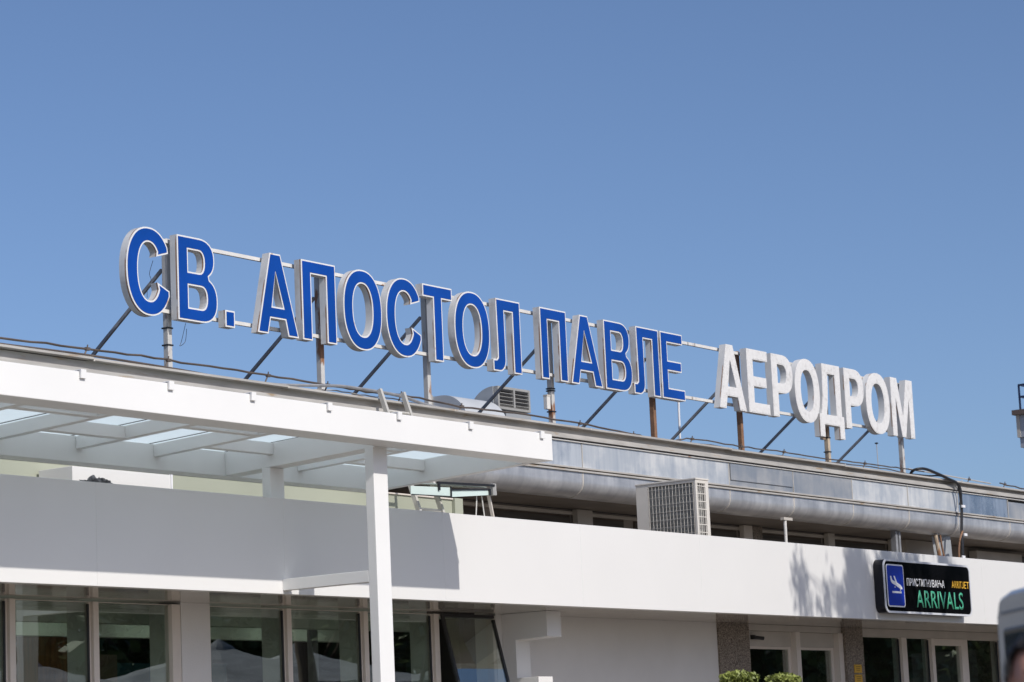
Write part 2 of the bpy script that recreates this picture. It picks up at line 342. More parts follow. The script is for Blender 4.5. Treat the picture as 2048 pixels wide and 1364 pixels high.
# windows, left run
def window(xa, xb, z0=0.6, z1=3.975, y=25.04, mw=.1, mat='frame', lowr=True):
    bm = B()
    bx(bm, xa, xa + mw, y - .05, y + .08, z0, z1); bx(bm, xb - .04, xb, y + .0, y + .075, z0, z1)
    bx(bm, xa + mw, xb - .04, y + .01, y + .06, z1 - .008, z1); bx(bm, xa + mw, xb - .04, y - .02, y + .07, z0, z0 + .06)
    f = obj('window', bm, mat, T, bevel=.004)
    bm = B(); bx(bm, xa + mw, xb - .04, y + .02, y + .028, z0 + .06, z1 - .008); obj('pane', bm, 'glass', f)
    bm = B(); bx(bm, xb - .065, xb - .042, y - .012, y + .018, z0 + .06, z1 - .032); obj('gasket', bm, 'frame_dark', f)
    fd = .42 if xb < 40 else .16
    bm = B(); bx(bm, xb - .03, xb + .03, y + .085, y + fd, z0, z1); obj('inner_fin', bm, 'pale_grey', f)
    return f
wx = [15.97, 17.49, 19.01, 20.53, 22.05, 23.57, 25.07]
for a, b_ in zip(wx, wx[1:]): window(a, b_)
window(25.07, 26.65); window(27.33, 28.99, mw=.02); window(28.99, 30.75); window(30.75, 32.48); window(26.58, 26.748, mw=.166)
bm = B(); bx(bm, 32.48, 32.60, 24.99, 25.12, .6, 3.975); bx(bm, 34.0, 34.078, 24.99, 25.12, .6, 3.975); bx(bm, 32.60, 34.0, 25.0, 25.1, 3.95, 3.975)
f = obj('window', bm, 'frame', T, bevel=.004)
bm = B()
bx(bm, 0, 1.36, -.045, 0, -.05, 0); bx(bm, 0, 1.36, -.045, 0, -2.3, -2.22); bx(bm, 0, .05, -.045, 0, -2.22, -.05); bx(bm, 1.31, 1.36, -.045, 0, -2.22, -.07)
sash = obj('tilted_sash', bm, 'frame_dark', f); sash['label'] = 'dark framed sash tilted open at the bottom'
bm = B(); bx(bm, .05, 1.31, -.03, -.022, -2.22, -.05); sp = obj('pane', bm, 'glass', sash)
sash.matrix_parent_inverse = Matrix.Identity(4); sash.location = Vector((32.62, 24.985, 3.965)); sash.rotation_euler = (-R_(14), 0, 0)
sp.matrix_parent_inverse = Matrix.Identity(4)
# door bay between the stone pillars
wallbox('header_panel', 'sill', 41.90, 45.53, 25.02, 25.2, 3.88, 3.996)
for xa, xb in ((41.90, 43.70), (43.86, 45.36)):
    wallbox('header_panel', 'sill', xa + .01, xb, 25.10, 25.2, 3.60, 3.875)
for xa, xb in ((43.70, 43.86), (45.36, 45.53)):
    wallbox('door_post', 'frame', xa, xb, 24.99, 25.22, 0, 3.878)
for xa, xb in ((41.90, 43.70), (43.86, 45.36)):
    bm = B(); bx(bm, xa + .01, xa + .07, 25.12, 25.18, 0, 3.598); bx(bm, xb - .09, xb - .002, 25.12, 25.18, 0, 3.598); bx(bm, xa + .07, xb - .09, 25.12, 25.18, 3.55, 3.598)
    d = obj('door', bm, 'frame', T); bm = B(); bx(bm, xa + .07, xb - .09, 25.145, 25.153, 0, 3.55); obj('pane', bm, 'glass', d)
# right run of windows
wallbox('header_panel', 'sill', 46.24, 52.6, 25.03, 25.2, 3.84, 3.996)
for xa, xb, mw in ((46.24, 48.06, .03), (48.06, 49.36, .22), (50.80, 52.6, .24)):
    window(xa, xb, .3, 3.838, 25.08, mw)
bm = B(); bx(bm, 49.36, 49.50, 25.02, 25.16, 0, 3.838); bx(bm, 50.72, 50.798, 25.02, 25.16, 0, 3.838); bx(bm, 49.50, 50.72, 25.02, 25.16, 3.70, 3.838)
d = obj('door', bm, 'frame', T, bevel=.004); bm = B(); bx(bm, 49.50, 50.72, 25.08, 25.088, 0, 3.70); obj('pane', bm, 'glass', d)
window(53.4, 56, .3, 3.838, 25.08, .15); window(56, 58.6, .3, 3.838, 25.08, .15)
# interior behind the glass
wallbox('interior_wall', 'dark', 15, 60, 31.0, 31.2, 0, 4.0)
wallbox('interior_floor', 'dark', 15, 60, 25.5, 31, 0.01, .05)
wallbox('interior_ceiling', 'pale_green', 15, 33.9, 25.61, 31, 3.99, 4.016)
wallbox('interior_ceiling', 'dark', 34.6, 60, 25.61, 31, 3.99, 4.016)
wallbox('interior_beam', 'pale_green', 15, 33.6, 26.0, 26.2, 3.78, 3.985)
wallbox('interior_beam', 'pale_green', 15, 33.6, 27.4, 27.6, 3.70, 3.985)
M['lamp'] = bpy.data.materials.new('strip_lamp'); M['lamp'].use_nodes = True
_b = M['lamp'].node_tree.nodes['Principled BSDF']; _b.inputs['Emission Color'].default_value = (.85, 1, .85, 1); _b.inputs['Emission Strength'].default_value = 2.6
for x in (19.5, 22.3, 25.1, 27.9, 30.7): wallbox('ceiling_light', 'lamp', x, x + 1.9, 26.95, 27.05, 3.96, 3.985)
for x in (19.5, 24, 28.5): wallbox('ceiling_light', 'lamp', x, x + 1.6, 29.4, 29.5, 3.96, 3.985)
wallbox('ceiling_light', 'lamp', 43.2, 44.0, 27.6, 27.66, 3.96, 3.985)
wallbox('interior_column', 'steel_grey', 31.2, 31.34, 26.4, 26.5, 0, 3.98)
wallbox('interior_screen', 'dark_wood', 26.6, 28.15, 28.6, 28.7, 0, 3.85)
wallbox('interior_screen', 'tower_brown', 28.4, 30.2, 29.6, 29.7, 0, 3.6); wallbox('interior_screen', 'blue_dark', 30.4, 33.2, 30.0, 30.1, 0, 3.5)
wallbox('interior_shelf', 'sill', 20.0, 33.5, 30.6, 30.95, 3.0, 3.06)
wallbox('interior_board', 'blue_dark', 42.0, 45.2, 27.0, 27.1, 1.0, 3.45)
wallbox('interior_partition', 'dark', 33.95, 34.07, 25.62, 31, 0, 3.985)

# ---- upper storey
UY = 27.5
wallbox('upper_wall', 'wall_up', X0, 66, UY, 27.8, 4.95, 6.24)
wallbox('upper_sill', 'sill', 34.9, 53.0, UY - .05, UY - .003, 6.14, 6.20)
def clerestory(xa, xb, z1=6.13):
    bm = B(); bx(bm, xa, xb, UY - .02, UY - .003, 4.955, z1); f = obj('clerestory_window', bm, 'groove', T)
    bm = B(); bx(bm, xa + .03, xb - .03, UY - .035, UY - .023, 5.0, z1 - .03); obj('pane', bm, 'pane_brown', f)
for a, b_ in ((35.0, 37.3), (37.5, 39.95), (40.55, 41.75), (42.1, 43.9), (44.2, 45.9), (46.75, 49.4), (49.8, 52.3), (58.9, 61)): clerestory(a, b_)
for xa, xb, m_ in ((40.0, 40.5, 'sill'), (45.97, 46.3, 'frame'), (46.3, 46.7, 'aggregate'), (49.46, 49.74, 'sill'), (52.36, 52.75, 'sill')):
    wallbox('upper_pillar', m_, xa, xb, UY - .16, UY - .052, 4.955, 6.235)
# blank plaster boxes on the right of the upper wall
wallbox('upper_bay', 'sill', 52.76, 55.0, UY - .3, UY - .17, 4.955, 6.236)
wallbox('upper_bay', 'sill', 56.4, 58.85, UY - .25, UY - .05, 4.955, 6.14)
# eave: soffit and curved zinc roll (in lengths), flat zinc panels, gutter
def roll_profile():
    p = [(26.0, 6.665), (26.0, 6.50)]
    for i in range(1, 13):
        a = math.pi / 2 * i / 12
        p.append((26.0 + .32 * (1 - math.cos(a)), 6.50 - .25 * math.sin(a)))
    p += [(26.36, 6.245), (26.36, 6.30), (26.5, 6.66)]
    return p
rx = [X0, 16.5, 20.9, 25.3, 29.0, 33.5, 38.27, 43.27, 45.73, 48.18, 50.67, 53.0, 55.65, 58.1, 60.6, 66]
for i, (a, b_) in enumerate(zip(rx, rx[1:])):
    bm = B(); prism(bm, [[(y + (0.004 if i % 2 else 0), z) for y, z in roll_profile()]], a + .002, b_ - .002, 'YZ')
    obj('eave_roll', bm, 'roll', T, smooth=True, angle=35)
    bm = B(); p = roll_profile()[:-3]; q = [(y - .006 - .006 * math.sin(max(0, min(1, (y - 26) / .3))), z - .006 * (z < 6.4)) for y, z in p]
    prism(bm, [q + [(y + .004, z + .004) for y, z in reversed(p)]], b_ - .012, b_ + .014, 'YZ'); obj('roll_seam', bm, 'seam', T)
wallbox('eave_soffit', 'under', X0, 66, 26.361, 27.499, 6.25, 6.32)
cm = {5: 'clad_a', 6: 'clad_a', 7: 'clad_c', 8: 'clad_c', 9: 'clad_b', 10: 'clad_b', 11: 'clad_d', 12: 'clad_c'}
px = [X0, 16.5, 20.9, 25.3, 29.0, 33.5, 38.28, 43.27, 45.74, 48.18, 50.66, 53.04, 55.61, 58.1, 60.6, 66]
mats = ['clad_a', 'clad_c', 'clad_b', 'clad_a', 'clad_b', 'clad_a', 'clad_b', 'clad_c', 'clad_c', 'clad_b', 'clad_b', 'clad_d', 'clad_c', 'clad_a', 'clad_b']
for i, (a, b_) in enumerate(zip(px, px[1:])):
    dy = [0, .006, .002, .008][i % 4]
    z1 = 7.19 if i != 12 else 7.13
    box('cladding_panel', mats[i], T, a + .004, b_ - .004, 26.0 + dy, 26.05, 6.755, z1)
    box('panel_joint', 'seam', T, b_ - .010, b_ + .006, 25.993, 26.0 + .0005, 6.76, 7.18)
box('cladding_panel', 'clad_c', T, 43.32, 45.70, 25.985, 25.998, 6.86, 7.17)
wallbox('eave_core', 'dark', X0, 66, 26.06, 26.6, 6.68, 7.35)
wallbox('trim_strip', 'gutter', X0, 66, 25.975, 26.055, 6.725, 6.753)
wallbox('trim_groove', 'groove', X0, 66, 26.015, 26.05, 6.70, 6.7245)
wallbox('trim_strip', 'gutter', X0, 66, 25.965, 26.055, 6.668, 6.699)
wallbox('trim_strip', 'rail_white', X0, 66, 25.97, 26.055, 7.192, 7.214)
wallbox('trim_groove', 'groove', X0, 66, 26.01, 26.05, 7.2145, 7.234)
wallbox('gutter', 'gutter', X0, 66, 25.93, 26.05, 7.235, 7.315)
wallbox('gutter_back', 'gutter', X0, 66, 26.005, 26.05, 7.3155, 7.435)
gx = [X0, 17, 21.6, 26.05, 30.2, 34.4, 38.4, 43.2, 47.7, 53.05, 57.5, 66]
for i, (a, b_) in enumerate(zip(gx, gx[1:])):
    dz = [.0, .004, .008, .003][i % 4] - .0016 * (a - 30)
    bm = B(); prism(bm, [[(25.865, 7.425 + dz), (25.865, 7.455 + dz), (25.93, 7.474 + dz), (26.6, 7.482 + dz), (26.6, 7.44 + dz), (25.93, 7.425 + dz)]], a + .002, b_ - .002, 'YZ')
    obj('gutter_lip', bm, 'gutter', T)
for x in gx[2:-1]: box('gutter_clip', 'seam', T, x - .012, x + .012, 25.858, 25.8645, 7.42, 7.455)
random.seed(3)
bm = B(); top = []; x = X0
while x < 60:
    l = random.uniform(.05, .5); h = random.choice((-.01, -.01, .006, .012, .02)) - .0016 * (x - 30); top += [(x, 7.478 + h), (x + l, 7.478 + h)]; x += l + .004
prism(bm, [[(X0, 7.405)] + top + [(top[-1][0] + .01, 7.405)]], 26.03, 26.28)
obj('roof_felt_edge', bm, 'roof_tar', T)
wallbox('roof', 'roof_tar', X0, 66, 26.6, 45, 7.20, 7.40)
wallbox('wall', 'wall_up', X0, X0 + .3, 27.8, 45, 0, 7.2); wallbox('wall', 'wall_up', 65.7, 66, 27.8, 45, 0, 7.2)

# ================================================================== things on the porch roof
# green wall with end post and white box housing
g = thing('green_parapet_wall', 'pale green low wall standing behind the canopy on the porch roof', 'wall', (30, 26.2, 4.95))
box('panel', 'green_wall', g, 17, 34.655, 26.2, 26.3, 4.951, 5.995); box('end_post', 'green_wall', g, 34.66, 34.88, 26.14, 26.34, 4.951, 6.02)
box('coping', 'frame', g, 17, 34.655, 26.17, 26.33, 5.9955, 6.018)
h = thing('roof_housing', 'plain white box housing in front of the green wall behind the parapet', 'housing', (25.5, 25, 4.95))
box('body', 'white_panel', h, 25.23, 27.16, 25.5, 26.15, 4.951, 5.852, bevel=.006)
box('corner_trim', 'sign_white', h, 27.162, 27.19, 25.49, 25.53, 4.951, 5.868)
# glass vents
gv = thing('glass_vent', 'open pale glass vent flaps with black edges beside the end of the canopy', 'vent', (33.3, 25, 5.8))
def quad_slab(name, mat, par, pts, t=(0, 0, .012)):
    bm = B(); v = [bm.verts.new(p) for p in pts]; u = [bm.verts.new(Vector(p) + Vector(t)) for p in pts]
    n = len(pts); bm.faces.new(v); bm.faces.new(u[::-1])
    for i in range(n): bm.faces.new((v[i], v[(i + 1) % n], u[(i + 1) % n], u[i]))
    return obj(name, bm, mat, par)
M['vent_glass'] = simple('vent_glass', (.58, .68, .64), .12, spec=.8, amt=.03)
fl = quad_slab('glass_flap', 'vent_glass', gv, [(32.92, 24.90, 5.815), (33.93, 24.90, 5.905), (33.93, 24.90, 5.985), (32.92, 24.90, 5.925)], (0, .012, 0))
fl2 = quad_slab('glass_flap', 'vent_glass', gv, [(31.9, 24.90, 5.80), (32.90, 24.90, 5.825), (32.90, 24.90, 5.965), (31.9, 24.90, 5.93)], (0, .012, 0))
fl3 = quad_slab('glass_flap', 'vent_glass', gv, [(32.65, 24.9, 6.0), (33.95, 24.95, 6.03), (34.0, 25.6, 6.10), (32.6, 25.6, 6.08)])
bm = B(); bar(bm, (32.55, 24.88, 6.02), (34.06, 24.88, 6.065), .03, .035); bar(bm, (32.93, 24.885, 5.93), (33.95, 24.885, 6.0), .015, .02)
bar(bm, (32.91, 24.885, 5.81), (32.91, 24.885, 5.98), .02, .02); bar(bm, (32.6, 24.885, 5.90), (32.6, 24.885, 6.03), .04, .03); bar(bm, (31.9, 24.885, 5.795), (32.9, 24.885, 5.82), .015, .015)
bar(bm, (33.94, 24.885, 5.90), (33.94, 24.885, 6.0), .04, .03)
obj('edge_profile', bm, 'frame_dark', gv)
bm = B(); bx(bm, 34.0, 34.10, 24.86, 24.96, 5.905, 5.985); bx(bm, 34.03, 34.12, 24.88, 24.95, 5.986, 6.10); obj('end_bracket', bm, 'louver', gv, bevel=.006)
bm = B(); tube(bm, [(33.74, 25.0, 5.90), (33.62, 25.0, 4.96)], .010, 6); tube(bm, [(33.87, 25.0, 5.90), (34.02, 25.0, 4.96)], .010, 6); obj('stay_rod', bm, 'rail_white', gv)
bm = B(); bar(bm, (34.06, 25.0, 5.92), (34.38, 25.05, 4.96), .05, .03); obj('leaning_strut', bm, 'frame', gv)
# air conditioner
ac = thing('air_conditioner', 'large boxy white outdoor air conditioner with wire grilles on the white parapet', 'air conditioner', (38.8, 24, 4.95))
ax0, ax1, ay0, ay1, az0, az1 = 38.80, 39.22, 24.0, 25.25, 4.951, 6.41
bm = B()
bx(bm, ax0, ax1, 25.0, ay1, az0, az1 - .031)
bx(bm, ax0, ax1, ay0, 25.0, az0, az0 + .12)
bx(bm, ax0, ax0 + .05, ay0, ay0 + .05, az0 + .12, az1 - .031); bx(bm, ax1 - .1, ax1, ay0, ay0 + .05, az0 + .12, az1 - .031); bx(bm, ax1 - .05, ax1, ay0 + .05, 25.0, az0 + .12, az1 - .031)
bx(bm, ax0, ax0 + .012, ay0 + .05, 25.0, az1 - .08, az1 - .031)
bx(bm, ax0 + .05, ax1 - .1, ay0, ay0 + .03, az1 - .09, az1 - .031)
bx(bm, ax0 - .012, ax1 + .012, ay0 - .012, ay1 + .012, az1 - .03, az1)
obj('casing', bm, 'ac_white', ac, bevel=.006)
bm = B(); bx(bm, ax0 + .038, ax0 + .08, ay0 + .08, 24.98, az0 + .13, az1 - .09); bx(bm, ax0 + .09, ax1 - .1, ay0 + .08, ay0 + .10, az0 + .13, az1 - .1)
for i in range(26):
    y = ay0 + .09 + i * .034; bx(bm, ax0 + .030, ax0 + .0375, y, y + .006, az0 + .13, az1 - .09)
for i in range(16):
    z = az0 + .16 + i * .075; bx(bm, ax0 + .022, ax0 + .0295, ay0 + .08, 24.98, z, z + .010)
obj('coil', bm, 'ac_fin', ac)
bm = B()
for i in range(14):
    y = ay0 + .06 + i * .0705; bx(bm, ax0 - .004, ax0 + .004, y, y + .0045, az0 + .05, az1 - .085)
for i in range(10):
    z = az0 + .10 + i * .135; bx(bm, ax0 - .008, ax0 - .0045, ay0 + .05, 24.99, z, z + .0055)
obj('side_grille', bm, 'ac_white', ac)
bm = B()
for i in range(4):
    x = ax0 + .075 + i * .072; bx(bm, x, x + .010, ay0 + .01, ay0 + .02, az0 + .05, az1 - .09)
for i in range(10):
    z = az0 + .10 + i * .135; bx(bm, ax0 + .05, ax1 - .1, ay0 + .003, ay0 + .009, z, z + .014)
obj('front_grille', bm, 'ac_white', ac)
# crumpled plastic on the parapet
bm = B(); bmesh.ops.create_icosphere(bm, subdivisions=4, radius=1)
random.seed(5)
from mathutils import noise as mnoise
for v in bm.verts:
    n = mnoise.noise(v.co * 2.3) * .5 + mnoise.noise(v.co * 6) * .35
    v.co = Vector((23.53 + v.co.x * .24 * (1 + n), 23.39 + v.co.y * .07, 5.305 + max(-.004, v.co.z * .04 * (1 + 2.6 * n + 1.5 * mnoise.noise(v.co * 14)) + .02 * v.co.x)))
tag(obj('crumpled_plastic', bm, 'rag'), 'small dark crumpled plastic scrap lying on top of the white parapet', 'litter')
# posts and pipes below the roll
bm = B(); tube(bm, [(44.60, 25.6, 4.951), (44.617, 25.6, 6.10)], .032, 10); o = obj('drain_pipe', bm, 'rail_white')
tag(o, 'short thin white drain pipe standing alone under the curved eave', 'pipe')
bm = B(); bx(bm, 44.52, 44.85, 25.56, 25.64, 6.105, 6.16); obj('bracket', bm, 'sill', o)
bm = B(); bx(bm, 50.55, 50.64, 26.30, 26.42, 4.951, 6.242); bx(bm, 50.70, 50.78, 26.30, 26.42, 4.951, 6.242); bx(bm, 50.64, 50.70, 26.36, 26.42, 4.951, 6.242)
tag(obj('steel_post', bm, 'steel_grey'), 'dark grey channel post under the eave above the arrivals sign', 'post')
bm = B(); v = [bm.verts.new(p) for p in ((52.55, 26.45, 6.243), (52.98, 26.30, 6.243), (53.16, 26.30, 6.243), (53.16, 26.6, 6.243), (52.75, 26.45, 4.951), (53.05, 26.30, 4.951), (53.25, 26.30, 4.951), (53.25, 26.6, 4.951))]
for f_ in ((0, 1, 2, 3), (7, 6, 5, 4), (0, 4, 5, 1), (1, 5, 6, 2), (2, 6, 7, 3), (3, 7, 4, 0)): bm.faces.new([v[i] for i in f_])
tag(obj('eave_support', bm, 'duct'), 'broad tapered grey metal support right of the pipes under the eave', 'post')
bm = B(); tube(bm, [(52.33, 26.25, 6.24), (52.40, 26.25, 6.0), (52.55, 26.25, 5.5), (52.6, 26.25, 4.951)], .045, 8)
tag(obj('bent_pipe', bm, 'post_cream'), 'cream bent pipe leaning beside the grey eave support', 'pipe')
bm = B(); tube(bm, [(52.50, 26.22, 6.24), (52.56, 26.22, 5.95), (52.72, 26.22, 5.5), (52.8, 26.22, 4.951)], .022, 8)
tag(obj('rusty_conduit', bm, 'post_rust'), 'thin rusty conduit between the cream pipe and the grey support', 'pipe')

# ================================================================== canopy
cn = thing('glass_canopy', 'white steel canopy with frosted glass roof carried on square columns', 'canopy', (27, 21.7, 0))
CX0, CX1 = 15.0, 30.47
def tz(y): return -.043 * (y - 21.3)
def sbeam(name, x0, x1, y0, y1, zb, zt, mat='white_steel', bev=.006):
    bm = B(); v = bx(bm, x0, x1, y0, y1, 0, 1)
    for q in v: q.co.z = (zb if q.co.z < .5 else zt) + tz(q.co.y)
    return obj(name, bm, mat, cn, bev)
box('front_beam', 'white_steel', cn, CX0, CX1, 21.20, 21.64, 5.833, 6.2125, bevel=.008)
sbeam('end_beam', CX1 - .14, CX1, 21.642, 24.29, 5.838, 6.17)
sbeam('rear_beam', CX0, CX1, 24.292, 24.52, 5.83, 6.17)
for i, x in enumerate((28.5, 25.55, 24.10, 22.62, 21.15, 19.7, 18.2, 16.7)):
    sbeam('cross_beam', x, x + .12, 21.642, 24.29, 6.0, 6.165)
sbeam('main_beam', 26.965, 27.262, 21.642, 24.29, 5.835, 6.165)
sbeam('main_beam', 18.6, 18.9, 21.642, 24.29, 5.8355, 6.1655)
bays = [(15.0, 16.7), (16.82, 18.2), (18.9, 19.7), (19.82, 21.15), (21.27, 22.62), (22.74, 24.10), (24.22, 25.55), (25.67, 26.965), (27.262, 28.5), (28.62, 30.33)]
for i, (a, b_) in enumerate(bays):
    y = 22.42 if i % 2 == 0 else 23.40
    if i == 8: y = 22.4
    if i == 9: y = 23.40
    sbeam('purlin', a, b_, y, y + .11, 6.0, 6.16)
gl = [15.0, 16.74, 18.24, 19.74, 21.19, 22.66, 24.14, 25.59, 27.1, 28.54, 30.5]
for a, b_ in zip(gl, gl[1:]):
    sbeam('glass_panel', a + .008, b_ - .008, 21.23, 24.6, 6.197, 6.209, 'frosted', 0)
    sbeam('glass_joint', b_ - .0075, b_ + .0075, 21.46, 24.6, 6.19, 6.2165, 'frame_dark', 0)
for x in (15.4, 16.85, 18.3, 19.7, 21.15, 22.60, 24.06, 25.52, 26.95, 28.52, 30.2):
    bm = B(); bx(bm, x - .042, x + .042, 21.165, 21.195, 6.13, 6.235); bx(bm, x - .036, x + .036, 21.195, 21.3, 6.226, 6.236)
    obj('glass_clamp', bm, 'white_steel', cn, .003)
def column(x, y0, y1, zb, zt): box('column', 'white_steel', cn, x, x + .297, y0, y1, zb, zt, bevel=.01)
column(26.965, 21.66, 21.81, 0, 5.832); column(26.965, 23.475, 23.62, 4.951, 5.74)
column(18.6, 21.66, 21.81, 0, 5.832); column(18.6, 23.475, 23.62, 4.951, 5.74)
box('tie_beam', 'white_steel', cn, 26.965, 27.10, 21.812, FY - .001, 4.046, 4.20, bevel=.005)
box('tie_beam', 'white_steel', cn, 18.6, 18.74, 21.812, FY - .001, 4.046, 4.20, bevel=.005)

# ================================================================== rooftop sign
LY = 26.5; ZB, ZT = 8.385, 9.680
SG = thing('rooftop_sign', 'huge rooftop lettering in blue and white Cyrillic capitals on a steel frame', 'sign', (40, 26.75, 7.4))
def arc(cx, cz, rx, rz, a0, a1, n=14, p=2.0):
    out = []
    for i in range(n + 1):
        a = R_(a0 + (a1 - a0) * i / n); c, s = math.cos(a), math.sin(a)
        out.append((cx + rx * math.copysign(abs(c) ** (2 / p), c), cz + rz * math.copysign(abs(s) ** (2 / p), s)))
    return out
H = 1.295
def gO(w):
    return [arc(w / 2, H / 2, w / 2, H / 2 + .02, 0, 360, 56, 2.25)[:-1], arc(w / 2, H / 2, w / 2 - .245, H / 2 - .21, 0, 360, 48, 2.25)[:-1]]
def gC(w):
    cx = .53 * w
    o = arc(cx, H / 2, cx, H / 2 + .02, 29, 338, 52, 2.2)
    i = arc(cx, H / 2, cx - .245, H / 2 - .205, 334, 37, 44, 2.2)
    o[0] = (w * .985, .963 - .0); o[-1] = (w, .395)
    i[0] = (w - .255, .50); i[-1] = (w * .985 - .25, .89)
    return [o + i]
def gV(w):
    o = [(0, 0)] + arc(w - .36, .355, .36, .355, -90, 62, 14, 2.3) + arc(w - .40, .985, .345, .31, -55, 90, 14, 2.3) + [(0, H)]
    s = .235
    h1 = [(s, .205)] + arc(w - .36, .375, .12, .17, -90, 90, 10, 2.3) + [(s, .545)]
    h2 = [(s, .755)] + arc(w - .40, .925, .11, .17, -90, 90, 10, 2.3) + [(s, 1.095)]
    return [o, h1, h2]
def gA(w, ap=.255):
    c = w * .46
    return [[(0, 0), (.245, 0), (.31, .255), (w - .315, .255), (w - .25, 0), (w, 0), (c + ap / 2, H), (c - ap / 2, H)],
            [(.355, .445), (w - .36, .445), (c + .0, 1.0)]]
def gP(w):
    return [[(0, 0), (.235, 0), (.235, H - .215), (w - .235, H - .215), (w - .235, 0), (w, 0), (w, H), (0, H)]]
def gT(w):
    return [[(w / 2 - .12, 0), (w / 2 + .12, 0), (w / 2 + .12, H - .215), (w, H - .215), (w, H), (0, H), (0, H - .215), (w / 2 - .12, H - .215)]]
def gL(w):     # w measured from the straight part; the hook pokes out to the left
    return [[(-.13, 0)] + arc(.06, .22, .19, .22, -90, 0, 8) + [(.25, .45), (.245, H - .215), (w - .235, H - .215), (w - .235, 0), (w, 0), (w, H), (0, H), (.015, .42)] + [(.01, .24), (-.03, .205), (-.13, .20)]]
def gE(w):
    return [[(0, 0), (w, 0), (w, .21), (.235, .21), (.235, .545), (w - .09, .545), (w - .09, .745), (.235, .745), (.235, H - .205), (w - .02, H - .205), (w - .02, H), (0, H)]]
def gR(w):
    return [[(0, 0), (.235, 0), (.235, .50)] + arc(w - .40, .897, .40, .398, -90, 90, 16, 2.3) + [(0, H)],
            [(.235, .70)] + arc(w - .42, .895, .17, .195, -90, 90, 12, 2.3) + [(.235, 1.09)]]
def gD(w):
    return [[(0, -.265), (.20, -.265), (.20, 0), (w - .20, 0), (w - .20, -.265), (w, -.265), (w, .215), (w - .085, .215), (w - .085, H), (.20, H), (.19, .9), (.17, .6), (.12, .32), (.075, .215), (0, .215)],
            [(.32, .215), (w - .315, .215), (w - .315, H - .205), (.43, H - .205), (.42, .8), (.385, .5)]]
def gM(w):
    return [[(0, 0), (.20, 0), (.205, .86), (w / 2 - .085, 0), (w / 2 + .085, 0), (w - .205, .86), (w - .20, 0), (w, 0), (w, H), (w - .30, H), (w / 2, .46), (.30, H), (0, H)]]
def gDot(w): return [[(0, 0), (w, 0), (w, .26), (0, .26)]]
def area(l): return sum(a[0] * b[1] - b[0] * a[1] for a, b in zip(l, l[1:] + l[:1])) / 2
def inset(loops, d):
    out = []
    for li, l in enumerate(loops):
        l = [p for i, p in enumerate(l) if (Vector(p) - Vector(l[i - 1])).length > 1e-5]
        if (area(l) < 0) != (li > 0): l = l[::-1]     # outer ccw, holes cw: inside is on the left of each edge
        n = len(l); r = []
        for i in range(n):
            a, b, c = Vector(l[i - 1]), Vector(l[i]), Vector(l[(i + 1) % n])
            e1 = (b - a).normalized(); e2 = (c - b).normalized()
            n1 = Vector((-e1.y, e1.x)); n2 = Vector((-e2.y, e2.x)); m_ = n1 + n2
            m_ = m_ / max(.35, m_.dot(n1)) if m_.length > 1e-6 else n1
            r.append(tuple(b + m_ * d))
        out.append(r)
    return out
LET = [(gC, 27.385, .905), (gV, 28.475, .875), (gDot, 29.515, .215), (gA, 30.26, .972), (gP, 31.335, .84), (gO, 32.362, .99), (gC, 33.465, .925), (gT, 34.468, .815), (gO, 35.33, 1.01), (gL, 36.545, .72), (gP, 37.873, .82),
       (gA, 38.80, 1.01), (gV, 39.915, .905), (gL, 41.00, .775), (gE, 41.845, .805),
       (gA, 43.917, 1.025), (gE, 45.04, .83), (gR, 46.01, .85), (gO, 46.932, 1.03), (gD, 47.91, 1.05), (gR, 49.06, .85), (gO, 49.995, 1.07), (gM, 51.16, 1.03)]
NAMES = 'С В . А П О С Т О Л П А В Л Е А Е Р О Д Р О М'.split()
for i, (fn, x, wd) in enumerate(LET):
    white = i >= 15
    loops = fn(wd)
    if fn is gDot: x += 0
    bm = B(); prism(bm, [[(x + p[0], ZB + p[1]) for p in l] for l in loops], LY + .012, LY + .145)
    name = 'white_letter' if white else 'blue_letter'
    if i == 2: name = 'blue_full_stop'
    L = obj(name, bm, 'letter_side' if white else 'rim', SG)
    L['label'] = ('white' if white else 'blue') + (' full stop block' if i == 2 else ' raised letter %s' % NAMES[i])
    bm = B(); prism(bm, [[(x + p[0], ZB + p[1]) for p in l] for l in loops], LY, LY + .0115)
    obj('rim', bm, 'letter_white' if white else 'trim', L)
    bm = B(); prism(bm, [[(x + p[0], ZB + p[1]) for p in l] for l in inset(loops, .025 if not white else .02)], LY - (.006 if not white else .003), LY - .0005)
    obj('face', bm, 'letter_white' if white else 'blue', L)
for zc in (9.60, 8.525):
    bm = B()
    for a, b_ in ((27.9, 43.35), (43.36, 52.1)): bx(bm, a, b_, 26.70, 26.75, zc - .028, zc + .028)
    obj('frame_rail', bm, 'rail_white', SG)
bm = B()
for x in (37.42, 43.2, 44.25, 31.0, 34.3): bx(bm, x, x + .04, 26.69, 26.699, 8.495, 8.555)
for x in (43.15, 43.4): bx(bm, x, x + .03, 26.69, 26.699, 9.57, 9.63)
obj('rail_clip', bm, 'gutter', SG)
for i, (x, mt) in enumerate(zip([28.55, 32.1, 34.9, 38.55, 41.93, 45.15, 48.7, 52.07], ['post_white', 'post_white', 'post_white', 'post_white', 'post_rust', 'post_rust', 'post_cream', 'post_white'])):
    bm = B(); bx(bm, x - .046, x + .046, 26.752, 26.85, 7.401, 9.66); obj('post', bm, mt, SG, .008)
    bm = B(); bar(bm, (x + .01, 26.90, 9.2), (x + .01, 29.35, 7.36), .04, .05); obj('brace', bm, 'steel_grey', SG)
for x, zs in ((28.55, (8.28, 8.02)), (38.55, (8.28, 8.24, 7.86)), (48.7, (8.16, 7.86))):
    for z in zs: box('strap', 'cable', SG, x - .062, x + .062, 26.743, 26.868, z, z + .022)
o = None
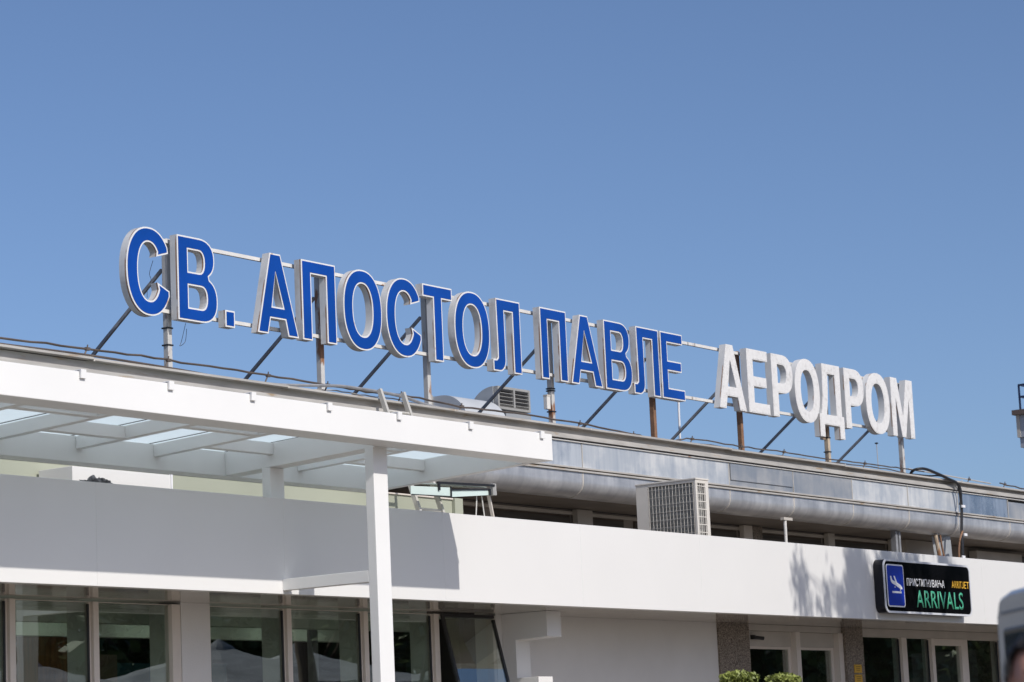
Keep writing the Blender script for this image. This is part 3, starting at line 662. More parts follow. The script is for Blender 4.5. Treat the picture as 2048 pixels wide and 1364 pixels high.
for x, y, zz, lab in ((38.39, 26.74, (7.90, 8.15), 'small white electrical box strapped to the post under the word ending in E'), (48.60, 26.80, (8.13, 8.35), 'small cream electrical box strapped to the cream post under the white letters')):
    bm = B(); bx(bm, x - .06, x + .045, y, y + .08, *zz); b0 = obj('electrical_box', bm, 'rail_white' if x < 40 else 'post_cream', None, .006)
    tag(b0, lab, 'electrical box')
    bm = B(); bx(bm, x - .063, x + .048, y - .004, y + .084, zz[1] - .02, zz[1] + .012); obj('lid', bm, 'cable' if x > 40 else 'sill', b0)
# loose thin wires hanging from letters
def wiry(name, pts, r, lab, mat='cable', cat='wire', n=6):
    bm = B(); P = [Vector(p) for p in pts]; out = []
    for i in range(len(P) - 1):
        p0, p1, p2, p3 = P[max(i - 1, 0)], P[i], P[i + 1], P[min(i + 2, len(P) - 1)]
        for k in range(6):
            t = k / 6; out.append(.5 * ((2 * p1) + (p2 - p0) * t + (2 * p0 - 5 * p1 + 4 * p2 - p3) * t * t + (3 * p1 - p0 - 3 * p2 + p3) * t ** 3))
    out.append(P[-1])
    if cat == 'wire' and r > .005: out = [q + Vector((0, random.gauss(0, .006), random.gauss(0, .0055))) for q in out]
    tube(bm, out, r, n)
    o = obj(name, bm, mat, None, smooth=True); return tag(o, lab, cat)
wiry('loose_wire', [(28.12, 26.66, 9.25), (28.05, 26.67, 9.05), (28.08, 26.67, 8.95), (28.0, 26.67, 8.8), (28.02, 26.7, 8.68)], .004, 'thin dark wire dangling inside the first blue letter C')
wiry('loose_wire', [(28.82, 26.68, 8.38), (28.72, 26.68, 8.1), (28.68, 26.68, 8.02), (28.8, 26.68, 8.1), (28.84, 26.68, 8.3)], .004, 'thin wire loop hanging under the second blue letter')
# lightning conductor along the roof edge
W = [(22.5, 26.1, 7.60), (24.5, 26.1, 7.613), (26.17, 26.1, 7.636), (27.78, 26.1, 7.641), (29.6, 26.1, 7.632), (31.41, 26.1, 7.61), (32.39, 26.1, 7.59), (33.27, 26.1, 7.619), (34.9, 26.1, 7.57), (36.75, 26.1, 7.59), (38.4, 26.1, 7.567), (40.13, 26.1, 7.503), (40.9, 26.1, 7.46)]
wiry('lightning_conductor', W, .017, 'thin brown conductor wire sagging along the left roof edge', 'wire')
W2 = [(41.4, 26.1, 7.46), (42.16, 26.1, 7.574), (43.95, 26.1, 7.563), (45.62, 26.1, 7.575), (47.37, 26.1, 7.56), (49.0, 26.1, 7.574), (50.65, 26.1, 7.578), (51.68, 26.1, 7.581)]
wiry('lightning_conductor', W2, .014, 'thin dark conductor wire along the roof edge below the white letters', 'wire')
wiry('lightning_conductor', [(47.4, 26.1, 7.50), (49.0, 26.1, 7.52), (50.3, 26.1, 7.515), (51.2, 26.1, 7.46)], .012, 'lower dark wire sagging below the last white letter', 'wire')
wiry('conductor_rod', [(51.0, 26.12, 7.60), (53.0, 26.12, 7.565), (55.04, 26.12, 7.528)], .014, 'pale straight rod along the roof edge at the far right', 'wire_pale', 'rod')
wiry('lightning_conductor', [(55.5, 26.1, 7.56), (56.8, 26.1, 7.503), (58.5, 26.1, 7.47)], .016, 'dark wire end on the roof edge at the far right', 'wire')
wiry('loose_wire', [(30.9, 26.3, 7.50), (31.6, 26.2, 7.56), (32.4, 26.15, 7.535), (33.3, 26.2, 7.56), (34.2, 26.2, 7.49), (34.9, 26.2, 7.47)], .010, 'thin pale wire wandering behind the ladder along the roof edge', 'wire_pale')
wiry('loose_wire', [(41.5, 26.2, 7.48), (43.0, 26.2, 7.535), (44.6, 26.2, 7.49), (46.2, 26.2, 7.52), (48.5, 26.2, 7.48)], .009, 'second thin dark wire lying low behind the edge under the white letters', 'wire')
i = 0
WH = {0: 'at the left end of the roof edge', 1: 'at the first sign post', 2: 'between the first two sign posts', 3: 'at the second sign post', 4: 'above the ladder', 5: 'beside the grey half round duct', 6: 'right of the fourth sign post', 7: 'left of the first rusty post', 8: 'right of the thin white pole', 9: 'at the second rusty post', 10: 'between the rusty and the cream post', 11: 'left of the cream post', 12: 'right of the cream post', 13: 'at the last sign post', 14: 'on the pale rod', 15: 'at the far right wire end'}
clips = [(26.15, 7.636), (27.8, 7.641), (30.0, 7.625), (31.41, 7.61), (33.27, 7.619), (34.9, 7.57), (38.4, 7.567), (40.13, 7.503), (42.16, 7.574), (43.95, 7.563), (45.62, 7.575), (47.37, 7.56), (49.0, 7.574), (50.65, 7.578), (53.9, 7.548), (55.75, 7.55)]
for i, (x, z) in enumerate(clips):
    bm = B(); tube(bm, [(x - .1, 26.1, 7.46), (x, 26.1, z)], .012, 6); tube(bm, [(x, 26.1, z - .02), (x + .015, 26.1, z + .06)], .010, 6); bx(bm, x - .03, x + .05, 26.08, 26.12, z - .022, z + .022)
    tag(obj('wire_standoff', bm, 'wire'), 'small metal wire stand-off ' + WH[i], 'clip', 'stand-offs along the roof edge')
# hoses and cables
wiry('roof_hose', [(22.5, 25.99, 7.50), (24.39, 25.98, 7.505), (26.0, 25.98, 7.52), (27.7, 25.98, 7.50), (28.5, 25.98, 7.478)], .018, 'dark hose lying on the left roof edge', 'wire', 'hose')
wiry('roof_hose', [(29.4, 26.02, 7.47), (30.2, 26.02, 7.49), (31.29, 26.02, 7.579), (31.85, 26.02, 7.607), (33.1, 26.02, 7.585), (33.8, 26.02, 7.50), (34.6, 26.02, 7.45)], .026, 'thick dark hose arching behind the top of the ladder', 'steel_grey', 'hose')
wiry('cable_bundle', [(51.15, 26.2, 7.42), (51.0, 26.0, 7.55), (51.21, 25.85, 7.585), (51.8, 25.84, 7.52), (52.34, 25.83, 7.43), (52.72, 25.83, 7.359), (52.83, 25.83, 7.187), (52.87, 25.83, 6.85), (52.80, 25.83, 6.4), (52.70, 25.8, 5.9), (52.64, 25.8, 4.98)], .032, 'thick black cable bundle bending over the eave and dropping to the parapet', 'cable', 'cable')
wiry('cable', [(50.9, 26.0, 7.46), (51.56, 25.93, 7.46), (52.06, 25.9, 7.49), (52.56, 25.88, 7.43), (52.9, 25.86, 7.319), (52.96, 25.86, 7.1), (52.93, 25.9, 6.9)], .020, 'second black cable beside the thick bundle on the eave', 'cable', 'cable')
wiry('cable', [(52.78, 25.8, 6.30), (52.6, 25.8, 6.08), (52.5, 25.8, 5.7), (52.48, 25.8, 4.98)], .022, 'brown cable splitting off the black bundle under the eave', 'post_rust', 'cable')
for z, wh in ((6.85, 'highest'), (6.22, 'middle'), (5.72, 'lowest')):
    bm = B(); bx(bm, 52.79 if z > 6 else 52.62, 52.93 if z > 6 else 52.75, 25.765, 25.80, z - .03, z + .03)
    tag(obj('cable_tie', bm, 'sign_white', None, .004), wh + ' white tie on the black cable bundle', 'cable tie', 'ties on the cable bundle')
# thin poles
bm = B(); tube(bm, [(45.385, 28.4, 7.401), (45.43, 28.4, 8.95)], .024, 8); tag(obj('thin_pole', bm, 'sign_white'), 'thin white pole on the roof between the two words', 'pole')
bm = B(); tube(bm, [(55.11, 29, 7.401), (55.09, 29, 8.76)], .009, 6); an = obj('whip_antenna', bm, 'wire_pale'); tag(an, 'very thin whip antenna on the roof right of the letters', 'antenna')
bm = B(); bx(bm, 55.06, 55.12, 28.97, 29.03, 8.76, 8.79); obj('tip', bm, 'cable', an)
# ladder
ld = thing('ladder', 'short weathered ladder leaning over the gutter above the white canopy', 'ladder', (32.7, 25.7, 4.95))
for x in (32.40, 33.0):
    bm = B(); bar(bm, (x, 25.85, 7.60), (x, 24.92, 4.955), .055, .075, (0, -1, .3)); obj('rail', bm, 'ladder', ld)
for k in range(9):
    z = 7.24 - .27 * k; y = 25.85 - (7.60 - z) * .352
    bm = B(); tube(bm, [(32.43, y, z), (32.97, y, z)], .026, 8); obj('rung', bm, 'ladder', ld)
# roof vents
rv = thing('louvred_roof_vent', 'grey louvred vent box with rounded hood on the roof behind the lettering', 'roof vent', (41.9, 30, 7.4))
y0 = 30.0
bm = B(); x0, x1, z0, z1 = 41.33, 42.42, 8.545, 9.0
bx(bm, x0, x0 + .05, y0, y0 + .1, z0, z1); bx(bm, x1 - .05, x1, y0, y0 + .1, z0, z1); bx(bm, x0 + .05, x1 - .05, y0, y0 + .1, z1 - .05, z1); bx(bm, x0 + .05, x1 - .05, y0, y0 + .1, z0, z0 + .05); bx(bm, x0 + .52, x0 + .57, y0 - .005, y0 + .1, z0 + .05, z1 - .05)
obj('louvre_frame', bm, 'louver', rv, .004)
for k in range(5):
    z = z0 + .075 + k * .075
    bm = B(); bar(bm, (x0 + .05, y0 + .035, z + .012), (x1 - .05, y0 + .035, z + .012), .06, .012, (0, .75, 1)); obj('louvre_blade', bm, 'louver', rv)
box('backing', 'dark', rv, x0 + .05, x1 - .05, y0 + .09, y0 + .1, z0 + .05, z1 - .05)
pr_ = [(30.11, 8.545)] + [(30.11, 9.0)] + [(30.11 + .62 * math.sin(R_(a)), 8.40 + .60 * math.cos(R_(a))) for a in range(8, 91, 8)] + [(30.73, 7.40), (30.3, 7.40), (30.3, 8.40)]
bm = B(); prism(bm, [pr_], 41.31, 42.44, 'YZ'); obj('hood', bm, 'duct', rv, smooth=True)
box('base', 'duct', rv, 41.5, 42.35, 29.95, 30.28, 7.401, 8.50)
rd = thing('half_round_duct', 'low pale half round sheet metal duct left of the louvred vent', 'duct', (40, 30, 7.4))
bm = B(); pr_ = [(30.6, 7.41), (30.6, 8.72)] + [(30.35 - .62 * math.sin(R_(a)), 8.10 + .62 * math.cos(R_(a))) for a in range(0, 91, 7)] + [(29.68, 7.41)]
prism(bm, [pr_], 39.95, 41.25, 'YZ'); obj('shell', bm, 'duct_pale', rd, smooth=True)
bm = B(); bx(bm, 39.91, 39.949, 30.56, 30.64, 7.41, 8.75); obj('end_flange', bm, 'louver', rd)

# ================================================================== arrivals sign
AS = thing('arrivals_sign', 'black illuminated style box sign reading ARRIVALS with a blue airplane pictogram', 'sign', (45.6, 23.2, 4.6))
def rrect(x0, x1, z0, z1, r, n=6):
    return arc(x1 - r, z0 + r, r, r, -90, 0, n) + arc(x1 - r, z1 - r, r, r, 0, 90, n) + arc(x0 + r, z1 - r, r, r, 90, 180, n) + arc(x0 + r, z0 + r, r, r, 180, 270, n)
sx0, sx1, sz0, sz1 = 43.80, 47.40, 4.115, 5.115
bm = B(); prism(bm, [rrect(sx0, sx1, sz0, sz1, .14)], 23.105, 23.30); obj('case', bm, 'black_side', AS)
bm = B(); prism(bm, [rrect(sx0 - .003, sx1 + .003, sz0 - .003, sz1 + .003, .14), rrect(sx0 + .035, sx1 - .035, sz0 + .035, sz1 - .035, .11)[::-1]], 23.085, 23.104); obj('rim', bm, 'sign_rim', AS)
bm = B(); prism(bm, [rrect(sx0 + .036, sx1 - .036, sz0 + .036, sz1 - .036, .11)], 23.096, 23.104); obj('panel', bm, 'black', AS)
pp = rrect(43.90, 44.585, 4.225, 5.025, .06)
bm = B(); prism(bm, [pp], 23.086, 23.0955); pl = obj('pictogram_board', bm, 'sign_white', AS)
bm = B(); prism(bm, [rrect(43.925, 44.56, 4.25, 5.0, .045)], 23.081, 23.0855); obj('blue_field', bm, 'sign_blue', pl)
# landing airplane in side view
def icon(px_, py_):
    u = (px_ - 243) / 189; return (43.90 + u * .685, 5.025 - (py_ - 230 - 15 * u) / (405 - 10 * u) * .8)
ap = [(44.03, 4.80), (44.075, 4.79), (44.10, 4.695), (44.235, 4.655), (44.165, 4.81), (44.21, 4.80), (44.315, 4.63), (44.45, 4.575), (44.50, 4.545), (44.505, 4.52), (44.475, 4.51), (44.40, 4.525), (44.23, 4.575), (44.07, 4.63), (44.045, 4.67)]
ap = [icon(*p) for p in ((278, 345), (290, 347), (300, 383), (331, 400), (316, 345), (329, 347), (350, 408), (385, 430), (401, 450), (405, 466), (399, 474), (385, 470), (335, 437), (297, 415), (286, 402), (281, 380))]
bm = B(); prism(bm, [ap], 23.077, 23.0805); obj('airplane', bm, 'sign_white', pl)
bm = B(); bx(bm, icon(293, 500)[0], icon(392, 500)[0], 23.077, 23.0805, icon(343, 508)[1], icon(343, 490)[1]); bx(bm, icon(321, 450)[0], icon(330, 450)[0], 23.077, 23.0805, icon(325, 455)[1], icon(325, 446)[1]); bx(bm, icon(379, 478)[0], icon(388, 478)[0], 23.077, 23.0805, icon(383, 484)[1], icon(383, 475)[1]); obj('runway', bm, 'sign_white', pl)
def text(name, s, mat, parent, x, z, w, h, y, bold=0.0):
    cu = bpy.data.curves.new(name, 'FONT'); cu.body = s; cu.offset = bold; cu.space_character = 1.04; cu.extrude = 0
    t = bpy.data.objects.new(name, cu); C.objects.link(t); bpy.context.view_layer.update()
    me = bpy.data.meshes.new_from_object(t.evaluated_get(bpy.context.evaluated_depsgraph_get())); bpy.data.objects.remove(t)
    xs = [v.co.x for v in me.vertices]; ys = [v.co.y for v in me.vertices]; a0, a1, b0, b1 = min(xs), max(xs), min(ys), max(ys)
    for v in me.vertices: v.co = Vector((x + (v.co.x - a0) / (a1 - a0) * w, y, z + (v.co.y - b0) / (b1 - b0) * h))
    me.materials.append(M[mat]); o = bpy.data.objects.new(name, me); C.objects.link(o)
    o.parent = parent; o.matrix_parent_inverse = Matrix.Translation(-world_loc(parent))
    md = o.modifiers.new('thick', 'SOLIDIFY'); md.thickness = .003; md.offset = 0
    return o
text('lettering', 'ПРИСТИГНУВАЊА', 'sign_white', AS, 44.715, 4.64, 1.56, .145, 23.092, 0)
text('lettering', 'ARRIT', 'sign_yellow', AS, 46.59, 4.655, .435, .135, 23.092, 0)
bm = B(); prism(bm, [[(47.035, 4.655), (47.07, 4.655), (47.095, 4.668), (47.10, 4.69), (47.10, 4.79), (47.078, 4.79), (47.078, 4.695), (47.065, 4.678), (47.035, 4.678)]], 23.0905, 23.0935); obj('lettering', bm, 'sign_yellow', AS)
text('lettering', 'ET', 'sign_yellow', AS, 47.13, 4.655, .21, .135, 23.092, 0)
text('lettering', 'ARRIVALS', 'sign_green', AS, 45.06, 4.235, 1.98, .335, 23.092, .006)
# security camera, notices
sc_ = thing('security_camera', 'small dark security camera on the pale header above the glass door', 'camera', (42.25, 25, 3.75))
bm = B(); bx(bm, 42.20, 42.30, 25.04, 25.098, 3.72, 3.80); obj('mount', bm, 'cable', sc_)
bm = B(); tube(bm, [(42.20, 25.03, 3.755), (42.42, 24.95, 3.735)], .035, 10); obj('body', bm, 'cable', sc_)
for z0, z1, wh in ((3.11, 3.27, 'upper'), (2.92, 3.075, 'lower')):
    bm = B(); bx(bm, 45.80, 46.10, 24.92, 24.9295, z0, z1); n_ = obj('notice_plate', bm, 'yellow')
    tag(n_, wh + ' yellow notice plate on the speckled stone pillar', 'notice')
    bm = B()
    for k in range(3): bx(bm, 45.86 + .01 * k, 46.04 - .012 * k, 24.917, 24.9195, z1 - .045 - k * .035, z1 - .036 - k * .035)
    for x in (45.815, 46.075): bx(bm, x, x + .012, 24.917, 24.9195, z1 - .03, z1 - .015)
    obj('print', bm, 'ink', n_)

# ================================================================== vegetation
def leaves(bm, c, r, n, size, squash=1.0, droop=0, shell=.5, elong=1.6):
    for _ in range(n):
        d = Vector((random.gauss(0, 1), random.gauss(0, 1), random.gauss(0, 1))).normalized() * r * (shell + (1 - shell) * random.random())
        p = Vector(c) + Vector((d.x, d.y, d.z * squash))
        if droop: a = Vector((random.uniform(-.25, .25), random.uniform(-.25, .25), -1)).normalized()
        else: a = Vector((random.gauss(0, 1), random.gauss(0, 1), random.gauss(0, 1))).normalized()
        b = a.cross(Vector((random.gauss(0, 1), random.gauss(0, 1), random.gauss(0, 1)))).normalized()
        s = size * random.uniform(.6, 1.3)
        v = [bm.verts.new(p - a * s * elong / 2), bm.verts.new(p + b * s * .4), bm.verts.new(p + a * s * elong / 2), bm.verts.new(p - b * s * .4)]
        bm.faces.new(v)
def tree(name, x, y, h, cr, nclump, nleaf, label, size=.22, mat='leaf', crown0=.3, droop=0, group=None, seed=1, cat='tree', elong=1.6):
    random.seed(seed); t = thing(name, label, cat, (x, y, 0), group)
    bm = B(); tube(bm, [(x, y, 0), (x + .1, y, h * .25), (x - .1, y + .1, h * .5), (x, y, h * .8)], [h * .03, h * .022, h * .016, h * .006], 10)
    cl = []
    for k in range(nclump):
        a = random.uniform(0, 6.283); zf = random.uniform(crown0, .97); rr = cr * math.sqrt(random.random()) * math.sin(math.pi * min(1, (zf - crown0) / (1 - crown0) * .8 + .2)) ** .6
        c = (x + rr * math.cos(a), y + rr * math.sin(a), h * zf); cl.append(c)
        tube(bm, [(x, y, h * max(.2, zf - .25)), ((x + c[0]) / 2, (y + c[1]) / 2, h * (zf - .08)), c], [h * .008, h * .005, .015], 5)
    obj('trunk', bm, 'bark', t, smooth=True)
    bm = B()
    for c in cl: leaves(bm, c, cr * random.uniform(.22, .42), nleaf, size, 1.0 if not droop else 1.7, droop, .2, elong)
    obj('crown', bm, mat, t); return t
# the tree beside the sign whose leaves shade the fascia (stands outside the frame)
random.seed(21)
wt = thing('willow_tree', 'tall tree with hanging leaves whose shadow falls beside the arrivals sign', 'tree', (43.6, 13, 0))
bm = B(); tube(bm, [(43.6, 13, 0), (43.7, 13.1, 3), (43.4, 12.9, 6), (43.5, 13, 10)], [.28, .22, .17, .07], 10)
strands = [(41.0, 4.15, 4.9, .17), (41.15, 4.0, 4.35, .15), (43.2, 4.3, 5.2, .22), (43.6, 4.1, 4.8, .22), (43.35, 4.8, 5.3, .2), (42.9, 4.5, 5.0, .15), (41.25, 4.5, 4.8, .08), (42.0, 4.0, 4.5, .10), (41.7, 4.0, 4.2, .09), (42.45, 4.0, 4.35, .10), (42.25, 4.2, 4.6, .07)]
for k in range(20):
    x = 42.6 + 1.9 * random.random(); z = random.uniform(4.0, 5.15) if x > 42.9 else random.uniform(3.9, 4.4); strands.append((x, z - .25, z + random.uniform(.1, .45), random.uniform(.07, .14)))
for k in range(12): x = random.uniform(44.2, 47.0); strands.append((x, 4.9, random.uniform(5.1, 5.3), random.uniform(.1, .2)))
for k in range(90): x = random.uniform(41.0, 47.6); zz = random.uniform(.3, 3.6); strands.append((x, zz - .6, zz, random.uniform(.15, .35)))
bl = B()
for X_, za, zb_, hw in strands:
    y_ = 13 + random.uniform(-.8, .8); t_ = FY - y_; x_ = X_ - .22 * t_; za_, zb2 = za + .79 * t_, zb_ + .79 * t_
    tube(bm, [(43.5, 13, max(3, zb2 - 3.2)), ((x_ + 43.5) / 2, (y_ + 13) / 2, zb2 - 1.0), (x_, y_, zb2)], [.05, .03, .012], 5)
    for _ in range(int(95 * (zb_ - za + .2) * (hw / .12))):
        p = Vector((x_ + random.gauss(0, hw * .7), y_ + random.gauss(0, .25), random.uniform(za_, zb2))); sz = random.uniform(.10, .2)
        a = Vector((random.uniform(-.2, .2), random.uniform(-.2, .2), -1)); b_ = Vector((random.gauss(0, 1), random.gauss(0, 1), 0)).normalized()
        bl.faces.new([bl.verts.new(q) for q in (p - a * sz, p + b_ * .03, p + a * sz, p - b_ * .03)])
obj('trunk', bm, 'bark', wt, smooth=True); obj('crown', bl, 'leaf_willow', wt)
k = 0
desc = ['first', 'second', 'third', 'fourth', 'fifth', 'sixth', 'seventh', 'eighth', 'ninth', 'tenth', 'eleventh', 'twelfth']
for x, y, h in ((50, -12, 11), (57, -9, 12), (64, -13, 13), (71, -10, 12), (78, -14, 14), (86, -11, 12), (94, -13, 13), (103, -12, 13), (113, -13, 14), (124, -12, 13)):
    tree('broad_tree', x, y, h, 4.8, 46 if k < 4 else 70, 120 if k < 4 else 150, desc[k] + ' broad green tree from the left in the row mirrored by the windows', .5, 'leaf', .12, 0, 'trees across the forecourt', 30 + k); k += 1
um = []
for k, (x, y, zt, wh) in enumerate(((41.0, 7.2, 4.35, 'leftmost'), (46.4, 8.0, 4.72, 'second from left'), (50.6, 6.8, 4.78, 'third from left'), (56.5, 7.5, 4.5, 'rightmost'))):
    u = thing('cafe_umbrella', wh + ' of the pale cafe umbrellas mirrored in the terminal windows', 'umbrella', (x, y, 0), 'cafe umbrellas on the forecourt')
    bm = B(); tube(bm, [(x, y, 0), (x, y, zt + .05)], .045, 10); obj('pole', bm, 'wood', u)
    bm = B(); n = 8; R0 = 4.1; ap_ = bm.verts.new((x, y, zt)); ring = []
    for i in range(n * 4):
        a = 2 * math.pi * i / (n * 4); q = 1 if i % 4 == 0 else (.965 if i % 2 else .95)
        ring.append([bm.verts.new((x + R0 * f_ * q * math.cos(a), y + R0 * f_ * q * math.sin(a), zt - 1.0 * f_ ** .9 - (.05 * f_ if i % 4 else 0))) for f_ in (.25, .6, 1.0)] )
    for i in range(n * 4):
        a, b_ = ring[i], ring[(i + 1) % (n * 4)]; bm.faces.new((ap_, a[0], b_[0])); bm.faces.new((a[0], a[1], b_[1], b_[0])); bm.faces.new((a[1], a[2], b_[2], b_[1]))
        c_ = bm.verts.new(a[2].co - Vector((0, 0, .28))); d_ = bm.verts.new(b_[2].co - Vector((0, 0, .28))); bm.faces.new((a[2], c_, d_, b_[2]))
    cp = obj('canopy', bm, 'fabric', u); md = cp.modifiers.new('thick', 'SOLIDIFY'); md.thickness = .004
    bm = B(); lathe(bm, [(.45, zt - .19), (.3, zt - .03), (.12, zt + .10), (.03, zt + .16)], (x, y, 0), 12); obj('cap', bm, 'fabric', u)
    bm = B(); lathe(bm, [(.4, 0), (.4, .1), (.12, .16)], (x, y, 0), 16); obj('base', bm, 'louver', u)
# clipped bushes before the doors
for i, (x, zt, rr, wh) in enumerate(((37.06, 2.945, .36, 'left'), (38.49, 2.915, .31, 'right'))):
    t = thing('clipped_bush', wh + ' one of the two clipped bright green bushes before the doors', 'bush', (x, 22.3, 0), 'clipped bushes before the doors')
    random.seed(50 + i); bm = B(); tube(bm, [(x, 22.3, .3), (x, 22.3, zt - .5)], .05, 8); obj('stem', bm, 'bark', t)
    bm = B(); leaves(bm, (x, 22.3, zt - rr * 1.05), rr, 2600, .065, 1.0, 0, .62, 1.5)
    for v in bm.verts: 
        if v.co.z > zt - .1: v.co.z = zt - .1 + (v.co.z - zt + .1) * .45
    for k in range(500):
        a = random.uniform(0, 6.283); r0 = rr * .85 * math.sqrt(random.random()); leaves(bm, (x + r0 * math.cos(a), 22.3 + r0 * math.sin(a), zt - .05 - .08 * (r0 / rr) ** 2), .06, 3, .06, 1.0, 0, .2)
    obj('foliage', bm, 'leaf_box', t)
    bm = B(); lathe(bm, [(.22, .0), (.32, .5), (.34, .5)], (x, 22.3, 0), 20); obj('planter', bm, 'terracotta', t)

# ================================================================== control tower
tw = thing('control_tower', 'edge of a grey tower balcony with dark blue railing at the far right', 'tower', (86, 34, 0))
box('balcony_wall', 'tower_wall', tw, 82.72, 92, 30, 38.12, 12.03, 12.80); box('balcony_base', 'tower_wall', tw, 82.78, 92, 30, 38.06, 11.68, 12.02)
box('coping', 'tower_brown', tw, 82.56, 92.1, 29.9, 38.2, 12.801, 12.97)
box('corner_pilaster', 'sill', tw, 82.70, 82.719, 38.0, 38.12, 12.03, 12.80); box('shaft', 'tower_wall', tw, 84.5, 90, 31.5, 36.5, 0, 11.679)
box('cab', 'van_glass', tw, 85, 91, 31, 36.5, 12.971, 15.5); box('cab_roof', 'tower_brown', tw, 84.8, 91.4, 30.6, 36.8, 15.501, 15.8)
bm = B()
for z in (13.42, 13.83):
    bar(bm, (82.68, 37.92, z), (82.68, 30.1, z), .05); bar(bm, (82.68, 37.92, z), (91.9, 37.92, z), .05)
obj('rail', bm, 'navy', tw)
for p in [(82.68, 37.92)] + [(82.68, 37.92 - 1.5 * k) for k in range(1, 6)] + [(82.68 + 1.6 * k, 37.92) for k in range(1, 6)]:
    bm = B(); bar(bm, (*p, 12.971), (*p, 13.84), .055); obj('baluster', bm, 'navy', tw)

# ================================================================== van (seen from behind, at the right edge)
vn = thing('parked_van', 'pale grey van standing behind the man at the right edge, its side in shade', 'van', (11.96, 5.71, 0))
vd = Vector((.755, .656, 0)).normalized(); vnn = Vector((-vd.y, vd.x, 0))
VM = Matrix(((-vd.x, -vnn.x, 0, 11.96), (-vd.y, -vnn.y, 0, 5.71), (0, 0, 1, 0), (0, 0, 0, 1)))
def vobj(name, bm, mat, par=None, **k):
    bmesh.ops.transform(bm, matrix=VM, verts=bm.verts); return obj(name, bm, mat, par or vn, **k)
def vbox(name, mat, *d, par=None, bevel=0):
    bm = B(); bx(bm, *d); return vobj(name, bm, mat, par, bevel=bevel)
side = [(0.0, .45), (0.0, 1.2), (.035, 2.15), (.10, 2.235), (.3, 2.26), (3.3, 2.25), (3.6, 2.18), (4.35, 1.30), (5.1, 1.08), (5.2, .85), (5.2, .38), (.1, .35)]
bm = B(); prism(bm, [side], 0.0, 1.9, 'XZ'); vobj('body', bm, 'van', bevel=.045, smooth=True, angle=35)
bm = B(); prism(bm, [[(.14, 2.15), (.135, 2.165), (3.55, 2.16), (3.6, 2.145)]], -.006, -.001, 'XZ'); vobj('rain_gutter', bm, 'van_top')
for a_, b_ in ((.17, 1.55), (1.65, 2.75)):
    f_ = vbox('side_window', 'frame_dark', a_, b_, -.010, .02, 1.28, 2.085, bevel=.03)
    vbox('pane', 'van_glass', a_ + .035, b_ - .035, -.0145, -.0105, 1.315, 2.05, par=f_)
bm = B(); prism(bm, [[(2.85, 1.28), (2.85, 2.02), (3.45, 2.02), (4.0, 1.28)]], -.010, .02, 'XZ'); f_ = vobj('door_window', bm, 'frame_dark')
bm = B(); prism(bm, [[(2.88, 1.31), (2.88, 1.99), (3.43, 1.99), (3.94, 1.31)]], -.0145, -.0105, 'XZ'); vobj('pane', bm, 'van_glass', f_)
bm = B(); v = [bm.verts.new(p) for p in ((3.66, .12, 2.13), (3.66, 1.78, 2.13), (4.33, 1.78, 1.345), (4.33, .12, 1.345))]; bm.faces.new(v)
for q in v: q.co += Vector((.02, 0, .02))
ws = vobj('windscreen', bm, 'van_glass'); md = ws.modifiers.new('thick', 'SOLIDIFY'); md.thickness = .01
vbox('bumper', 'rubber', 5.18, 5.3, .05, 1.85, .35, .6, bevel=.04); vbox('bumper', 'rubber', -.1, .03, .05, 1.85, .36, .6, bevel=.04)
for y in (.02, 1.78): vbox('tail_light', 'red_light', -.02, .05, y, y + .1, .9, 1.5, bevel=.02); vbox('headlight', 'sign_white', 5.12, 5.22, y + .02, y + .22 - .14 * (y > 1), .75, .95, bevel=.03)
vbox('licence_plate', 'sign_white', -.115, -.101, .7, 1.2, .42, .53)
vbox('door_seam', 'rubber', 2.785, 2.79, -.004, -.0005, .5, 2.1); vbox('door_handle', 'rubber', 2.9, 3.05, -.035, -.001, 1.08, 1.12, bevel=.01)
bm = B(); bar(bm, (3.8, 0, 1.38), (3.75, -.16, 1.40), .04); bx(bm, 3.68, 3.80, -.34, -.14, 1.28, 1.52); vobj('wing_mirror', bm, 'rubber', bevel=.02)
for x in (.95, 4.3):
    for y in (-.02, 1.70):
        bm = B(); tube(bm, [(x, y, .34), (x, y + .22, .34)], .34, 28); wv = vobj('wheel', bm, 'rubber', smooth=True); bm = B(); tube(bm, [(x, y - .01, .34), (x, y + .23, .34)], .2, 20); vobj('rim', bm, 'duct', wv)

# ================================================================== man at the right edge
def skin_body(name, verts, edges, radii, mat, parent=None, sub=2, root=0):
    me = bpy.data.meshes.new(name); me.from_pydata([Vector(v) for v in verts], edges, []); o = bpy.data.objects.new(name, me); C.objects.link(o)
    o.modifiers.new('skin', 'SKIN').use_smooth_shade = True
    sv = me.skin_vertices[0].data if me.skin_vertices else None
    if sv is None:
        me.skin_vertices.new() if hasattr(me.skin_vertices, 'new') else None
        sv = me.skin_vertices[0].data
    for i, r in enumerate(radii): sv[i].radius = (r, r) if not isinstance(r, tuple) else r; sv[i].use_root = (i == root)
    md = o.modifiers.new('sub', 'SUBSURF'); md.levels = sub; md.render_levels = sub
    me.materials.append(M[mat])
    if parent: o.parent = parent
    return o
PX, PY, PR = 7.912, 3.655, R_(218)      # where he stands and the heading of his face
def P3(f, s, z):   # forward, to his left, height
    return Vector((PX + f * math.cos(PR) - s * math.sin(PR), PY + f * math.sin(PR) + s * math.cos(PR), z))
vs = [P3(0, 0, .98), P3(0, 0, 1.15), P3(0, 0, 1.33), P3(0, 0, 1.46), P3(.01, 0, 1.53), P3(.02, 0, 1.60)]
ed = [(0, 1), (1, 2), (2, 3), (3, 4), (4, 5)]; ra = [.15, .145, .16, .11, .062, .06]
